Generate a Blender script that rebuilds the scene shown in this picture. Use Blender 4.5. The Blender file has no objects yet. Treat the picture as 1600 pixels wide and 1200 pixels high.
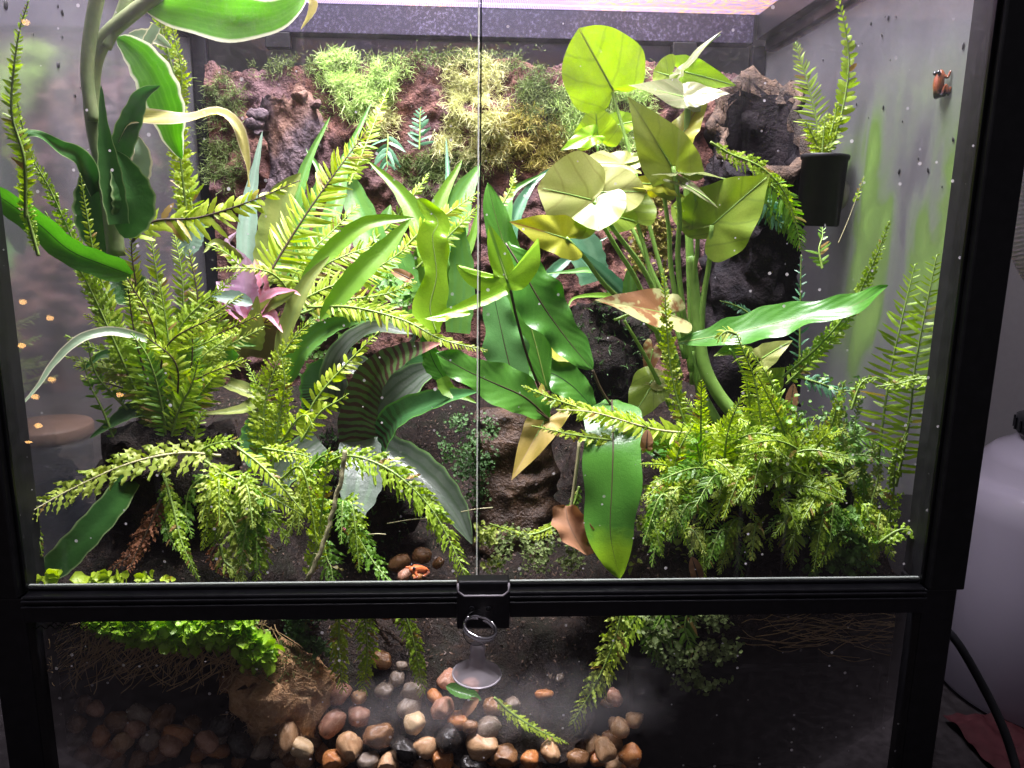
import bpy, math, random
import numpy as np
from mathutils import Vector, Matrix, noise

random.seed(7)
RNG = np.random.default_rng(11)
SC = bpy.context.scene
COL = SC.collection

# ------------------------------------------------------------------ camera
CAM = np.array([-0.0076, -0.4544, 0.2231])
YAW, PITCH, ROLL, FPX = 0.049, 0.2039, 0.0132, 1200.0
_f = np.array([math.sin(YAW)*math.cos(PITCH), math.cos(YAW)*math.cos(PITCH), -math.sin(PITCH)])
_r = np.array([math.cos(YAW), -math.sin(YAW), 0.0])
_u = np.cross(_r, _f)
CR = math.cos(ROLL)*_r + math.sin(ROLL)*_u
CU = -math.sin(ROLL)*_r + math.cos(ROLL)*_u
CF = _f
cam_data = bpy.data.cameras.new('camera')
cam_data.sensor_fit = 'HORIZONTAL'
cam_data.sensor_width = 36.0
cam_data.lens = 36.0*FPX/1600.0
cam_data.clip_start = 0.01
cam_data.clip_end = 50
cam = bpy.data.objects.new('camera', cam_data)
COL.objects.link(cam)
m = Matrix.Identity(4)
for i in range(3):
    m[i][0], m[i][1], m[i][2], m[i][3] = CR[i], CU[i], -CF[i], CAM[i]
cam.matrix_world = m
SC.camera = cam

# ------------------------------------------------------------------ world, exposure, lamp settings
w = bpy.data.worlds.new('World')
SC.world = w
w.use_nodes = True
bg = w.node_tree.nodes['Background']
bg.inputs[0].default_value = (0.80, 0.74, 0.86, 1)
bg.inputs[1].default_value = 0.16
SC.view_settings.view_transform = 'Standard'
SC.view_settings.look = 'None'
SC.view_settings.gamma = 1.0
SC.view_settings.use_curve_mapping = False
SC.view_settings.exposure = 0.0
LAMP_POWER = 57.0
FILL_POWER = 0.9
LAMP_COLOR = (0.98, 0.92, 1.0)
LAMP_POS = (-0.02, 0.145, 0.96)
LAMP_SIZE = (0.42, 0.36)
SC.cycles.use_denoising = True
SC.cycles.max_bounces = 10
SC.cycles.diffuse_bounces = 4
SC.cycles.glossy_bounces = 4
SC.cycles.transmission_bounces = 8
SC.cycles.transparent_max_bounces = 24
SC.cycles.caustics_reflective = False
SC.cycles.caustics_refractive = False
SC.cycles.sample_clamp_indirect = 4.0

# ------------------------------------------------------------------ tank dimensions (metres)
HW = 0.298          # side panes at x = +-HW
OPEN = 0.285        # half width of the front opening
DEP = 0.404         # back pane
RAILZ = 0.4105      # underside of the top rails
TABLE = -0.168


def ray(px, py):
    return CF + (px-800)/FPX*CR - (py-600)/FPX*CU


def P(px, py, Y, clamp=0.290):
    """point of the place seen at a photo pixel at distance Y behind the doors, kept inside the side panes"""
    d = ray(px, py)
    t = (Y-CAM[1])/d[1]
    p = CAM+d*t
    if clamp and abs(p[0]) > clamp:
        t = (math.copysign(clamp, p[0])-CAM[0])/d[0]
        p = CAM+d*t
    if clamp and p[1] < 0.006 and Y >= 0.006:
        p = np.array([math.copysign(min(abs(p[0]), 0.279), p[0]), 0.006, p[2]])
    return p


def PX(px, py, X):
    d = ray(px, py)
    return CAM+d*((X-CAM[0])/d[0])


def M_PER_PX(p):
    return float(np.dot(np.asarray(p)-CAM, CF))/FPX


def proj(p):
    d = np.asarray(p)-CAM
    z = d@CF
    return 800+FPX*(d@CR)/z, 600-FPX*(d@CU)/z


# ------------------------------------------------------------------ object helpers
BASE = {}


def tag(o, label=None, cat=None, group=None, kind=None):
    if label:
        o['label'] = label
    if cat:
        o['category'] = cat
    if group:
        o['group'] = group
    if kind:
        o['kind'] = kind
    return o


def thing(name, loc, label, cat, group=None):
    o = bpy.data.objects.new(name, None)
    o.empty_display_size = 0.01
    COL.objects.link(o)
    o.location = [float(v) for v in loc]
    BASE[o.name] = np.array(loc, float)
    return tag(o, label, cat, group)


def unit(v):
    v = np.asarray(v, float)
    n = np.linalg.norm(v, axis=-1, keepdims=True)
    return v/np.maximum(n, 1e-9)


class MB:
    """collects vertices, faces and one per-vertex vector attribute (along, across, random)"""

    def __init__(self):
        self.V, self.F, self.A, self.n = [], [], [], 0

    def add(self, verts, faces, attr=None):
        verts = np.asarray(verts, float).reshape(-1, 3)
        self.V.append(verts)
        self.A.append(np.zeros_like(verts) if attr is None else np.asarray(attr, float).reshape(-1, 3))
        n = self.n
        self.F.extend([[i+n for i in f] for f in faces])
        self.n += len(verts)

    def grid(self, Pts, attr=None, closed=False):
        ns, nc = Pts.shape[:2]
        fs = []
        m_ = nc if closed else nc-1
        for i in range(ns-1):
            for j in range(m_):
                k = (j+1) % nc
                fs.append((i*nc+j, i*nc+k, (i+1)*nc+k, (i+1)*nc+j))
        self.add(Pts, fs, attr)

    def grids(self, Pts, attr):
        """many alike grids at once: Pts [N, ns, nc, 3]"""
        N, ns, nc = Pts.shape[:3]
        i, j = np.meshgrid(np.arange(ns-1), np.arange(nc-1), indexing='ij')
        q = np.stack([i*nc+j, i*nc+j+1, (i+1)*nc+j+1, (i+1)*nc+j], -1).reshape(-1, 4)
        f = (q[None]+(np.arange(N)*ns*nc)[:, None, None]).reshape(-1, 4)+self.n
        self.V.append(Pts.reshape(-1, 3))
        self.A.append(attr.reshape(-1, 3))
        self.F.extend(f.tolist())
        self.n += N*ns*nc

    def tube(self, pts, rad, n=7, attr_z=0.5, cap=True):
        pts = np.asarray(pts, float)
        k = len(pts)
        rad = np.broadcast_to(np.asarray(rad, float), (k,))
        T = unit(np.gradient(pts, axis=0))
        ref = np.array([0.31, 0.87, 0.37])
        A_ = unit(np.cross(T, ref))
        B_ = np.cross(T, A_)
        th = np.linspace(0, 2*math.pi, n, endpoint=False)
        ring = pts[:, None]+rad[:, None, None]*(np.cos(th)[None, :, None]*A_[:, None]+np.sin(th)[None, :, None]*B_[:, None])
        at = np.zeros((k, n, 3))
        at[..., 0] = np.linspace(0, 1, k)[:, None]
        at[..., 1] = np.cos(th)[None]
        at[..., 2] = attr_z
        n0 = self.n
        self.grid(ring, at, closed=True)
        if cap:
            self.F.append([n0+i for i in range(n)][::-1])
            self.F.append([n0+(k-1)*n+i for i in range(n)])

    def box(self, lo, hi):
        x0, y0, z0 = lo
        x1, y1, z1 = hi
        v = [(x0, y0, z0), (x1, y0, z0), (x1, y1, z0), (x0, y1, z0), (x0, y0, z1), (x1, y0, z1), (x1, y1, z1), (x0, y1, z1)]
        self.add(v, [(0, 3, 2, 1), (4, 5, 6, 7), (0, 1, 5, 4), (1, 2, 6, 5), (2, 3, 7, 6), (3, 0, 4, 7)])

    def lathe(self, prof, centre, axis=(0, 0, 1), n=32, capends=True):
        ax = unit(axis)
        a = unit(np.cross(ax, (0.3, 0.9, 0.2)))
        b = np.cross(ax, a)
        th = np.linspace(0, 2*math.pi, n, endpoint=False)
        prof = np.asarray(prof, float)
        ring = np.asarray(centre)+prof[:, 1][:, None, None]*ax+prof[:, 0][:, None, None]*(np.cos(th)[None, :, None]*a+np.sin(th)[None, :, None]*b)
        at = np.zeros(ring.shape)
        at[..., 0] = np.linspace(0, 1, len(prof))[:, None]
        at[..., 1] = (th/(2*math.pi))[None]
        n0 = self.n
        self.grid(ring, at, closed=True)
        if capends:
            self.F.append([n0+i for i in range(n)][::-1])
            self.F.append([n0+(len(prof)-1)*n+i for i in range(n)])

    def build(self, name, mat, parent=None, smooth=True, bevel=None):
        V = np.concatenate(self.V)
        A_ = np.concatenate(self.A)
        off = np.zeros(3)
        if parent is not None:
            off = BASE[parent.name]
        me = bpy.data.meshes.new(name)
        me.from_pydata((V-off).tolist(), [], self.F)
        at = me.attributes.new('lf', 'FLOAT_VECTOR', 'POINT')
        at.data.foreach_set('vector', A_.astype(np.float32).ravel())
        if smooth:
            me.polygons.foreach_set('use_smooth', [True]*len(me.polygons))
        me.materials.append(mat)
        o = bpy.data.objects.new(name, me)
        COL.objects.link(o)
        BASE[o.name] = off
        if parent is not None:
            o.parent = parent
        if bevel:
            b = o.modifiers.new('bevel', 'BEVEL')
            b.width = bevel
            b.segments = 2
            b.limit_method = 'ANGLE'
        return o


# ------------------------------------------------------------------ materials
class NT:
    def __init__(self, name):
        self.m = bpy.data.materials.new(name)
        self.m.use_nodes = True
        self.t = self.m.node_tree
        self.t.nodes.clear()
        self.out = self.t.nodes.new('ShaderNodeOutputMaterial')

    def n(self, typ, **kw):
        nd = self.t.nodes.new('ShaderNode'+typ)
        ins = kw.pop('ins', {})
        for k, v in kw.items():
            setattr(nd, k, v)
        for k, v in ins.items():
            self.set(nd, k, v)
        return nd

    def set(self, nd, k, v):
        s = nd.inputs[k]
        if hasattr(v, 'outputs'):
            v = v.outputs[0]
        if isinstance(v, bpy.types.NodeSocket):
            self.t.links.new(v, s)
        elif isinstance(v, (tuple, list)) and len(v) == 3 and s.type == 'RGBA':
            s.default_value = (*v, 1)
        else:
            s.default_value = v

    def math(self, op, a, b=0.0, c=None, clamp=False):
        nd = self.n('Math', operation=op, use_clamp=clamp)
        self.set(nd, 0, a)
        self.set(nd, 1, b)
        if c is not None:
            self.set(nd, 2, c)
        return nd.outputs[0]

    def mix(self, f, a, b):
        nd = self.n('Mix', data_type='RGBA')
        self.set(nd, 0, f)
        self.set(nd, 6, a)
        self.set(nd, 7, b)
        return nd.outputs[2]

    def ramp(self, v, lo, hi):
        nd = self.n('MapRange', clamp=True)
        self.set(nd, 0, v)
        self.set(nd, 1, lo)
        self.set(nd, 2, hi)
        return nd.outputs[0]

    def noise(self, scale, detail=4.0, rough=0.55, vec=None, dist=0.0):
        nd = self.n('TexNoise')
        nd.inputs['Scale'].default_value = scale
        nd.inputs['Detail'].default_value = detail
        nd.inputs['Roughness'].default_value = rough
        nd.inputs['Distortion'].default_value = dist
        if vec is None:
            vec = self.coord()
        self.t.links.new(vec, nd.inputs['Vector'])
        return nd.outputs[0]

    def coord(self, scale=None):
        g = self.n('NewGeometry').outputs['Position']
        if scale:
            mp = self.n('Mapping')
            mp.inputs['Scale'].default_value = scale
            self.t.links.new(g, mp.inputs['Vector'])
            return mp.outputs[0]
        return g

    def bump(self, h, strength=0.4, dist=0.002):
        nd = self.n('Bump')
        nd.inputs['Strength'].default_value = strength
        nd.inputs['Distance'].default_value = dist
        self.t.links.new(h, nd.inputs['Height'])
        return nd.outputs[0]

    def pbsdf(self, col, rough=0.5, spec=0.5, normal=None, metal=0.0, **kw):
        nd = self.n('BsdfPrincipled')
        self.set(nd, 'Base Color', col)
        self.set(nd, 'Roughness', rough)
        self.set(nd, 'Specular IOR Level', spec)
        self.set(nd, 'Metallic', metal)
        for k, v in kw.items():
            self.set(nd, k, v)
        if normal is not None:
            self.t.links.new(normal, nd.inputs['Normal'])
        return nd.outputs[0]

    def mixsh(self, f, a, b):
        nd = self.n('MixShader')
        self.set(nd, 0, f)
        self.t.links.new(a, nd.inputs[1])
        self.t.links.new(b, nd.inputs[2])
        return nd.outputs[0]

    def done(self, sh):
        self.t.links.new(sh, self.out.inputs['Surface'])
        return self.m


def leaf_mat(name, a, b, trans=0.42, tcol=None, rough=0.38, spec=0.5, rib=None, edge=None, bands=None, tip=None,
             spots=None, veins=None, stripes=None, scale=45.0, bump=0.25, aged=None, cells=False):
    """leaf: attribute lf = (along 0..1, across -1..1, random)"""
    k = NT(name)
    at = k.n('Attribute', attribute_name='lf')
    sp = k.n('SeparateXYZ')
    k.t.links.new(at.outputs['Vector'], sp.inputs[0])
    t, u, rn = sp.outputs[0], sp.outputs[1], sp.outputs[2]
    au = k.math('ABSOLUTE', u)
    n1 = k.noise(scale, 3.0)
    f = k.math('ADD', k.math('MULTIPLY', k.ramp(n1, 0.3, 0.7), 0.55), k.math('MULTIPLY', rn, 0.45), clamp=True)
    c = k.mix(f, a, b)
    if aged:
        c = k.mix(k.ramp(rn, aged[1], aged[1]+0.02), c, aged[0])
    mo = k.noise(scale*0.35, 4.0, 0.6)
    c = k.mix(k.math('MULTIPLY', k.ramp(mo, 0.52, 0.72), 0.45), c, tuple(x*0.62 for x in a))
    h = k.noise(420.0, 2.0)
    if cells:
        vc = k.n('TexVoronoi', feature='DISTANCE_TO_EDGE')
        vc.inputs['Scale'].default_value = 330.0
        k.t.links.new(k.coord(), vc.inputs['Vector'])
        ve = k.ramp(vc.outputs['Distance'], 0.0, 0.12)
        c = k.mix(k.math('MULTIPLY', ve, 0.16), tuple(x*0.8 for x in a), c) if False else k.mix(k.math('SUBTRACT', 0.14, k.math('MULTIPLY', ve, 0.14)), c, tuple(x*0.55 for x in a))
        h = k.math('ADD', k.math('MULTIPLY', h, 0.5), k.math('MULTIPLY', ve, 0.15))
    if stripes:
        s = k.math('SINE', k.math('MULTIPLY', u, stripes[1]))
        c = k.mix(k.math('MULTIPLY', k.ramp(s, 0.2, 0.9), stripes[2]), c, stripes[0])
    if veins:
        s = k.math('SINE', k.math('ADD', k.math('MULTIPLY', k.math('SUBTRACT', t, k.math('MULTIPLY', k.math('POWER', au, 1.4), veins[3])), veins[1]), k.math('MULTIPLY', k.noise(70.0, 2.0), 2.2)))
        vf = k.ramp(s, 0.88, 1.0)
        c = k.mix(k.math('MULTIPLY', vf, veins[2]), c, veins[0])
        h = k.math('ADD', k.math('MULTIPLY', h, 0.4), k.math('MULTIPLY', s, 0.22))
    if bands:
        d = k.math('MULTIPLY', k.noise(60.0, 2.0), bands[2])
        s = k.math('SINE', k.math('ADD', k.math('MULTIPLY', t, bands[1]), d))
        bf = k.ramp(s, -0.15, 0.35)
        if len(bands) > 3:
            bf = k.math('MULTIPLY', bf, k.ramp(t, bands[3], bands[3]-0.25))
        c = k.mix(bf, c, bands[0])
    if spots:
        v = k.noise(spots[1], 4.0, 0.7)
        c = k.mix(k.ramp(v, spots[2], spots[2]+0.06), c, spots[0])
    if edge:
        c = k.mix(k.ramp(k.math('ADD', au, k.math('MULTIPLY', n1, 0.12)), edge[1], edge[1]+0.10), c, edge[0])
    if rib:
        c = k.mix(k.ramp(au, rib[1], rib[1]*0.4), c, rib[0])
    if tip:
        c = k.mix(k.ramp(k.math('ADD', t, k.math('MULTIPLY', n1, 0.2)), tip[1], tip[1]+0.12), c, tip[0])
    pr = k.pbsdf(c, rough, spec, k.bump(h, bump, 0.0008))
    hs = k.n('HueSaturation')
    hs.inputs['Saturation'].default_value = 1.12
    hs.inputs['Value'].default_value = 1.1
    hs.inputs['Hue'].default_value = 0.505
    k.set(hs, 'Color', c)
    tr = k.n('BsdfTranslucent')
    k.set(tr, 'Color', tcol if tcol else hs.outputs[0])
    return k.done(k.mixsh(trans, pr, tr.outputs[0]))


def earth_mat(name, a, b, c3=None, rough=0.8, scale=90.0, bump=0.9, spec=0.3, bd=0.004):
    k = NT(name)
    n1 = k.noise(scale, 6.0, 0.65)
    n2 = k.noise(scale*0.22, 3.0)
    c = k.mix(k.ramp(n1, 0.35, 0.68), a, b)
    if c3:
        c = k.mix(k.ramp(n2, 0.5, 0.62), c, c3)
    h = k.math('ADD', n1, k.math('MULTIPLY', k.noise(scale*5, 3.0), 0.5))
    return k.done(k.pbsdf(c, rough, spec, k.bump(h, bump, bd)))


def plain_mat(name, c, rough=0.5, spec=0.5, metal=0.0, var=0.0, bump=0.0, **kw):
    k = NT(name)
    n1 = k.noise(120.0, 4.0)
    col = k.mix(k.math('MULTIPLY', k.ramp(n1, 0.4, 0.75), var), c, tuple(min(1, x*2.2+0.01) for x in c)) if var else c
    rr = k.math('ADD', rough-0.06, k.math('MULTIPLY', n1, 0.12))
    return k.done(k.pbsdf(col, rr, spec, k.bump(n1, bump, 0.001) if bump else None, metal, **kw))


MT = {}
MT['black'] = plain_mat('black_plastic', (0.006, 0.006, 0.008), 0.34, 0.28, var=0.3)
MT['black_matte'] = plain_mat('black_matte_plastic', (0.006, 0.006, 0.007), 0.5, 0.2, var=0.3)
MT['chrome'] = plain_mat('steel', (0.72, 0.70, 0.72), 0.2, 0.5, 1.0)
MT['wall'] = plain_mat('painted_wall', (0.46, 0.44, 0.47), 0.85, 0.2, var=0.05)
MT['table'] = plain_mat('dark_table', (0.008, 0.006, 0.007), 0.6, 0.2, var=0.6)
MT['red'] = plain_mat('red_cloth', (0.022, 0.002, 0.004), 0.8, 0.2, var=0.4)
def glow_edge(name, c, f):  # pale edge colour stands in for light piped through the glass
    k = NT(name)
    tl = k.n('BsdfTranslucent')
    tl.inputs[0].default_value = (*c, 1)
    return k.done(k.mixsh(f, k.pbsdf(c, 0.15, 0.6), tl.outputs[0]))


MT['edge_sill'] = glow_edge('glass_edge_sill', (0.30, 0.33, 0.30), 0.4)
MT['edge_pale'] = glow_edge('glass_edge_pale', (0.86, 0.90, 0.84), 0.6)
MT['edge_dark'] = plain_mat('glass_edge_dark', (0.035, 0.055, 0.03), 0.12, 0.7)
MT['hose'] = plain_mat('white_hose', (0.72, 0.70, 0.70), 0.45, 0.4)
MT['frog'] = plain_mat('frog_skin_brown', (0.15, 0.045, 0.016), 0.25, 0.6, var=0.5)
MT['frog_orange'] = plain_mat('frog_skin_orange', (0.50, 0.13, 0.04), 0.28, 0.6, var=0.3)
MT['frog_black'] = plain_mat('frog_skin_black', (0.012, 0.014, 0.02), 0.2, 0.6)
MT['pot_lid'] = plain_mat('brown_lid', (0.13, 0.07, 0.045), 0.55, 0.4, var=0.15)
MT['pot_body'] = plain_mat('dark_glaze', (0.030, 0.034, 0.044), 0.35, 0.5, var=0.2)


def glass_mat(name, film=None):
    """clear pane: fresnel mirror over transparency, plus dried water spots"""
    k = NT(name)
    fr = k.n('Fresnel')
    fr.inputs['IOR'].default_value = 1.45
    tr = k.n('BsdfTransparent')
    tr.inputs[0].default_value = (0.96, 0.98, 0.965, 1)
    gl = k.n('BsdfGlossy')
    gl.inputs['Roughness'].default_value = 0.015
    base = k.mixsh(fr.outputs[0], tr.outputs[0], gl.outputs[0])
    df = k.n('BsdfDiffuse')
    df.inputs[0].default_value = (0.9, 0.88, 0.92, 1)
    tl = k.n('BsdfTranslucent')
    tl.inputs[0].default_value = (0.9, 0.88, 0.92, 1)
    dirt = k.mixsh(0.5, df.outputs[0], tl.outputs[0])
    vo = k.n('TexVoronoi')
    vo.inputs['Scale'].default_value = 95.0
    vo.voronoi_dimensions = '2D'
    sx = k.n('SeparateXYZ')
    k.t.links.new(k.coord(), sx.inputs[0])
    cx_ = k.n('CombineXYZ')
    k.t.links.new(sx.outputs[0], cx_.inputs[0])
    k.t.links.new(sx.outputs[2], cx_.inputs[1])
    k.t.links.new(cx_.outputs[0], vo.inputs['Vector'])
    cs = k.n('SeparateColor')
    k.t.links.new(vo.outputs['Color'], cs.inputs[0])
    size = k.math('MULTIPLY', k.ramp(cs.outputs[0], 0.72, 1.0), 0.10)
    spot = k.math('MULTIPLY', k.math('LESS_THAN', vo.outputs['Distance'], size), k.math('MULTIPLY', cs.outputs[1], 0.75))
    f = spot
    strk = k.noise(1.0, 3.0, 0.6, k.coord((140.0, 140.0, 5.0)))
    big = k.noise(9.0, 3.0)
    sm = k.math('MULTIPLY', k.math('MULTIPLY', k.ramp(strk, 0.56, 0.8), k.ramp(big, 0.5, 0.7)), 0.05)
    f = k.math('MAXIMUM', f, k.math('ADD', sm, 0.0015))
    if film:
        f = k.math('MAXIMUM', f, film(k))
    return k.done(k.mixsh(f, base, dirt))


def fog_film(k):
    """condensation on the inside of the low front pane: a ragged cloud low in the middle"""
    s = k.n('SeparateXYZ')
    k.t.links.new(k.coord(), s.inputs[0])
    n1 = k.noise(22.0, 4.0, 0.6)
    x = k.math('ADD', s.outputs[0], k.math('MULTIPLY', k.math('SUBTRACT', n1, 0.5), 0.16))
    z = k.math('ADD', s.outputs[2], k.math('MULTIPLY', k.math('SUBTRACT', n1, 0.5), 0.05))
    fx = k.math('MULTIPLY', k.ramp(x, -0.14, -0.06), k.ramp(x, 0.13, 0.06))
    fz = k.math('MULTIPLY', k.ramp(z, -0.12, -0.098), k.ramp(z, -0.062, -0.09))
    return k.math('MULTIPLY', k.math('MULTIPLY', fx, fz), 0.22)


def side_glass(name, alga):
    """misted side pane with vertical run marks and, on one side, a film of green algae"""
    k = NT(name)
    fr = k.n('Fresnel')
    fr.inputs['IOR'].default_value = 1.45
    tr = k.n('BsdfTransparent')
    tr.inputs[0].default_value = (0.95, 0.97, 0.96, 1)
    gl = k.n('BsdfGlossy')
    gl.inputs['Roughness'].default_value = 0.085
    base = k.mixsh(k.math('MULTIPLY', fr.outputs[0], 0.5), tr.outputs[0], gl.outputs[0])
    s = k.n('SeparateXYZ')
    k.t.links.new(k.coord(), s.inputs[0])
    z, y = s.outputs[2], s.outputs[1]
    st = k.noise(1.0, 3.0, 0.55, k.coord((24.0, 28.0, 10.0)), 0.8)
    fine = k.noise(700.0, 2.0, 0.7)
    cl = k.noise(1.0, 1.5, 0.5, k.coord((16.0, 16.0, 9.0)))
    mist = k.math('ADD', 0.10, k.math('MULTIPLY', k.ramp(st, 0.25, 0.85), 0.08))
    mist = k.math('ADD', mist, k.math('MULTIPLY', k.ramp(cl, 0.25, 0.8), 0.11))
    mist = k.math('MULTIPLY', mist, k.math('ADD', 0.75, k.math('MULTIPLY', fine, 0.5)))
    mist = k.math('MULTIPLY', mist, k.math('ADD', 0.16, k.math('MULTIPLY', k.ramp(z, 0.0, 0.34), 0.50)))  # mist thinned toward the bottom, painting in the light falling off there
    g = k.math('MULTIPLY', k.math('MULTIPLY', k.ramp(st, 0.22, 0.68), k.ramp(cl, 0.22, 0.62)), alga)
    if alga > 0.4:
        g = k.math('MULTIPLY', g, k.math('MULTIPLY', k.ramp(y, 0.24, 0.15), k.ramp(z, 0.04, 0.16)))
        g = k.math('MULTIPLY', g, k.ramp(z, 0.36, 0.28))
    col = k.mix(k.ramp(g, 0.02, 0.40), (0.74, 0.73, 0.80), (0.27, 0.47, 0.10))
    fac = k.math('ADD', mist, k.math('MULTIPLY', g, 0.50), clamp=True)
    df = k.n('BsdfDiffuse')
    k.set(df, 'Color', col)
    tl = k.n('BsdfTranslucent')
    k.set(tl, 'Color', col)
    film = k.mixsh(0.35, df.outputs[0], tl.outputs[0])
    return k.done(k.mixsh(fac, base, film))


def top_film_glow(k):
    """dried mineral film on the doors, thickened upward to paint in the violet glow"""
    s = k.n('SeparateXYZ')
    k.t.links.new(k.coord(), s.inputs[0])
    n1 = k.noise(420.0, 3.0, 0.75)
    n2 = k.noise(1.0, 3.0, 0.6, k.coord((26.0, 26.0, 9.0)))
    zz = k.math('ADD', s.outputs[2], k.math('MULTIPLY', k.math('SUBTRACT', n2, 0.5), 0.10))
    f = k.math('MULTIPLY', k.ramp(zz, 0.27, 0.40), k.math('ADD', 0.06, k.math('MULTIPLY', k.ramp(n1, 0.4, 0.75), 0.12)))  # film grows denser upward to stand in for the glow at the top
    run = k.noise(1.0, 2.0, 0.5, k.coord((220.0, 220.0, 3.0)))
    return k.math('ADD', f, k.math('MULTIPLY', k.ramp(run, 0.66, 0.78), k.math('MULTIPLY', k.ramp(zz, 0.14, 0.30), 0.05)))


MT['door_glass'] = glass_mat('door_glass', top_film_glow)
MT['low_glass'] = glass_mat('low_front_glass', fog_film)
MT['left_glass'] = side_glass('misted_glass', 0.05)
MT['right_glass'] = side_glass('algae_glass', 0.95)
MT['back_glass'] = glass_mat('back_glass')


def screen_mat():
    k = NT('wire_screen')
    s = k.n('SeparateXYZ')
    k.t.links.new(k.coord(), s.inputs[0])
    fs = []
    for i in (0, 1):
        fr = k.math('FRACT', k.math('MULTIPLY', s.outputs[i], 560.0))
        fs.append(k.math('LESS_THAN', fr, 0.30))
    f = k.math('MAXIMUM', fs[0], fs[1])
    n1 = k.noise(150.0, 4.0, 0.7)
    n2 = k.noise(7.0, 2.0)
    rust = k.math('MULTIPLY', k.ramp(n1, 0.45, 0.6), k.ramp(n2, 0.42, 0.55))
    f = k.math('MAXIMUM', f, k.math('MULTIPLY', k.math('LESS_THAN', 0.62, n1), k.ramp(n2, 0.42, 0.5)))
    c = k.mix(rust, (0.17, 0.13, 0.24), (0.46, 0.22, 0.06))
    d = k.pbsdf(c, 0.5, 0.4)
    tl = k.n('BsdfTranslucent')
    k.set(tl, 'Color', c)
    d = k.mixsh(0.5, d, tl.outputs[0])
    tr = k.n('BsdfTransparent')
    return k.done(k.mixsh(f, tr.outputs[0], d))


MT['screen'] = screen_mat()


def rail_mat():
    """black rail at the back, powdered with pale mineral specks"""
    k = NT('speckled_rail')
    n1 = k.noise(330.0, 3.0, 0.75)
    n2 = k.noise(14.0, 3.0)
    f = k.math('MULTIPLY', k.ramp(n1, 0.5, 0.72), k.ramp(n2, 0.2, 0.7))
    c = k.mix(f, (0.010, 0.008, 0.020), (0.15, 0.13, 0.22))
    return k.done(k.pbsdf(c, 0.45, 0.5))


MT['rail'] = rail_mat()

# foliage
G = leaf_mat
MT['fern'] = G('fern_bright', (0.29, 0.43, 0.022), (0.46, 0.58, 0.04), 0.48, rough=0.45, aged=((0.30, 0.20, 0.05), 0.955))
MT['fern_mid'] = G('fern_mid', (0.22, 0.38, 0.02), (0.37, 0.52, 0.04), 0.47, rough=0.45, aged=((0.30, 0.20, 0.05), 0.955))
MT['fern_olive'] = G('fern_olive', (0.24, 0.36, 0.04), (0.40, 0.46, 0.07), 0.40, rough=0.5, aged=((0.30, 0.20, 0.05), 0.955))
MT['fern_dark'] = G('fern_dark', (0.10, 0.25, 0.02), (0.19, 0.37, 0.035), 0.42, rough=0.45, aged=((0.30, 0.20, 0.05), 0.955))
MT['fern_blue'] = G('fern_blue', (0.05, 0.17, 0.08), (0.10, 0.25, 0.13), 0.30, rough=0.45)
MT['fern_dead'] = G('fern_dead', (0.14, 0.05, 0.02), (0.26, 0.10, 0.035), 0.25, rough=0.7)
MT['stem_dark'] = plain_mat('frond_stem_dark', (0.045, 0.028, 0.012), 0.5)
MT['stem_green'] = plain_mat('frond_stem_green', (0.18, 0.28, 0.05), 0.5)
MT['stem_pale'] = plain_mat('frond_stem_pale', (0.32, 0.30, 0.16), 0.6, var=0.2)
MT['petiole'] = plain_mat('petiole_green', (0.20, 0.36, 0.07), 0.4, var=0.25)
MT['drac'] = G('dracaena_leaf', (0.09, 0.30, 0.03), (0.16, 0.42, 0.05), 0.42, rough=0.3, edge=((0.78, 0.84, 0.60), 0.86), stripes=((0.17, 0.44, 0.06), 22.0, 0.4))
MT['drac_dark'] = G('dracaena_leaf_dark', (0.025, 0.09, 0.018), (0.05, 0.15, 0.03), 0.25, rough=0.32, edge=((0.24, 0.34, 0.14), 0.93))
MT['drac_grey'] = G('dracaena_leaf_grey', (0.16, 0.24, 0.15), (0.24, 0.33, 0.20), 0.3, rough=0.35, edge=((0.62, 0.60, 0.42), 0.82))
MT['drac_yellow'] = G('dracaena_leaf_yellow', (0.50, 0.46, 0.14), (0.62, 0.58, 0.24), 0.35, rough=0.45, edge=((0.62, 0.55, 0.32), 0.85), stripes=((0.40, 0.40, 0.10), 26.0, 0.5))
MT['drac_stem'] = G('dracaena_stem', (0.09, 0.15, 0.05), (0.24, 0.28, 0.13), 0.0, rough=0.4, stripes=((0.30, 0.33, 0.18), 3.0, 0.6))
MT['strap'] = G('strap_leaf', (0.05, 0.19, 0.02), (0.10, 0.28, 0.035), 0.36, rough=0.3, spec=0.5, veins=((0.12, 0.29, 0.05), 64.0, 0.12, 0.22), rib=((0.012, 0.03, 0.008), 0.045), bump=0.3, cells=True)
MT['strap_tip'] = G('strap_leaf_young_tip', (0.045, 0.17, 0.018), (0.085, 0.25, 0.03), 0.36, rough=0.3, spec=0.5, tip=((0.26, 0.48, 0.015), 0.84), bump=0.3, cells=True)
MT['strap_lime'] = G('strap_leaf_lime', (0.20, 0.42, 0.015), (0.32, 0.52, 0.03), 0.48, rough=0.3, rib=((0.10, 0.22, 0.02), 0.05), bump=0.3, cells=True)
MT['strap_grey'] = G('strap_leaf_grey', (0.07, 0.20, 0.05), (0.11, 0.27, 0.08), 0.28, rough=0.28, spec=0.6, rib=((0.02, 0.06, 0.02), 0.04), cells=True)
MT['syn'] = G('arrowhead_leaf', (0.23, 0.37, 0.035), (0.34, 0.46, 0.065), 0.42, rough=0.36, rib=((0.20, 0.25, 0.04), 0.035), veins=((0.13, 0.20, 0.03), 20.0, 0.42, 0.5), spots=((0.10, 0.06, 0.02), 70.0, 0.74), cells=True)
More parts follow.
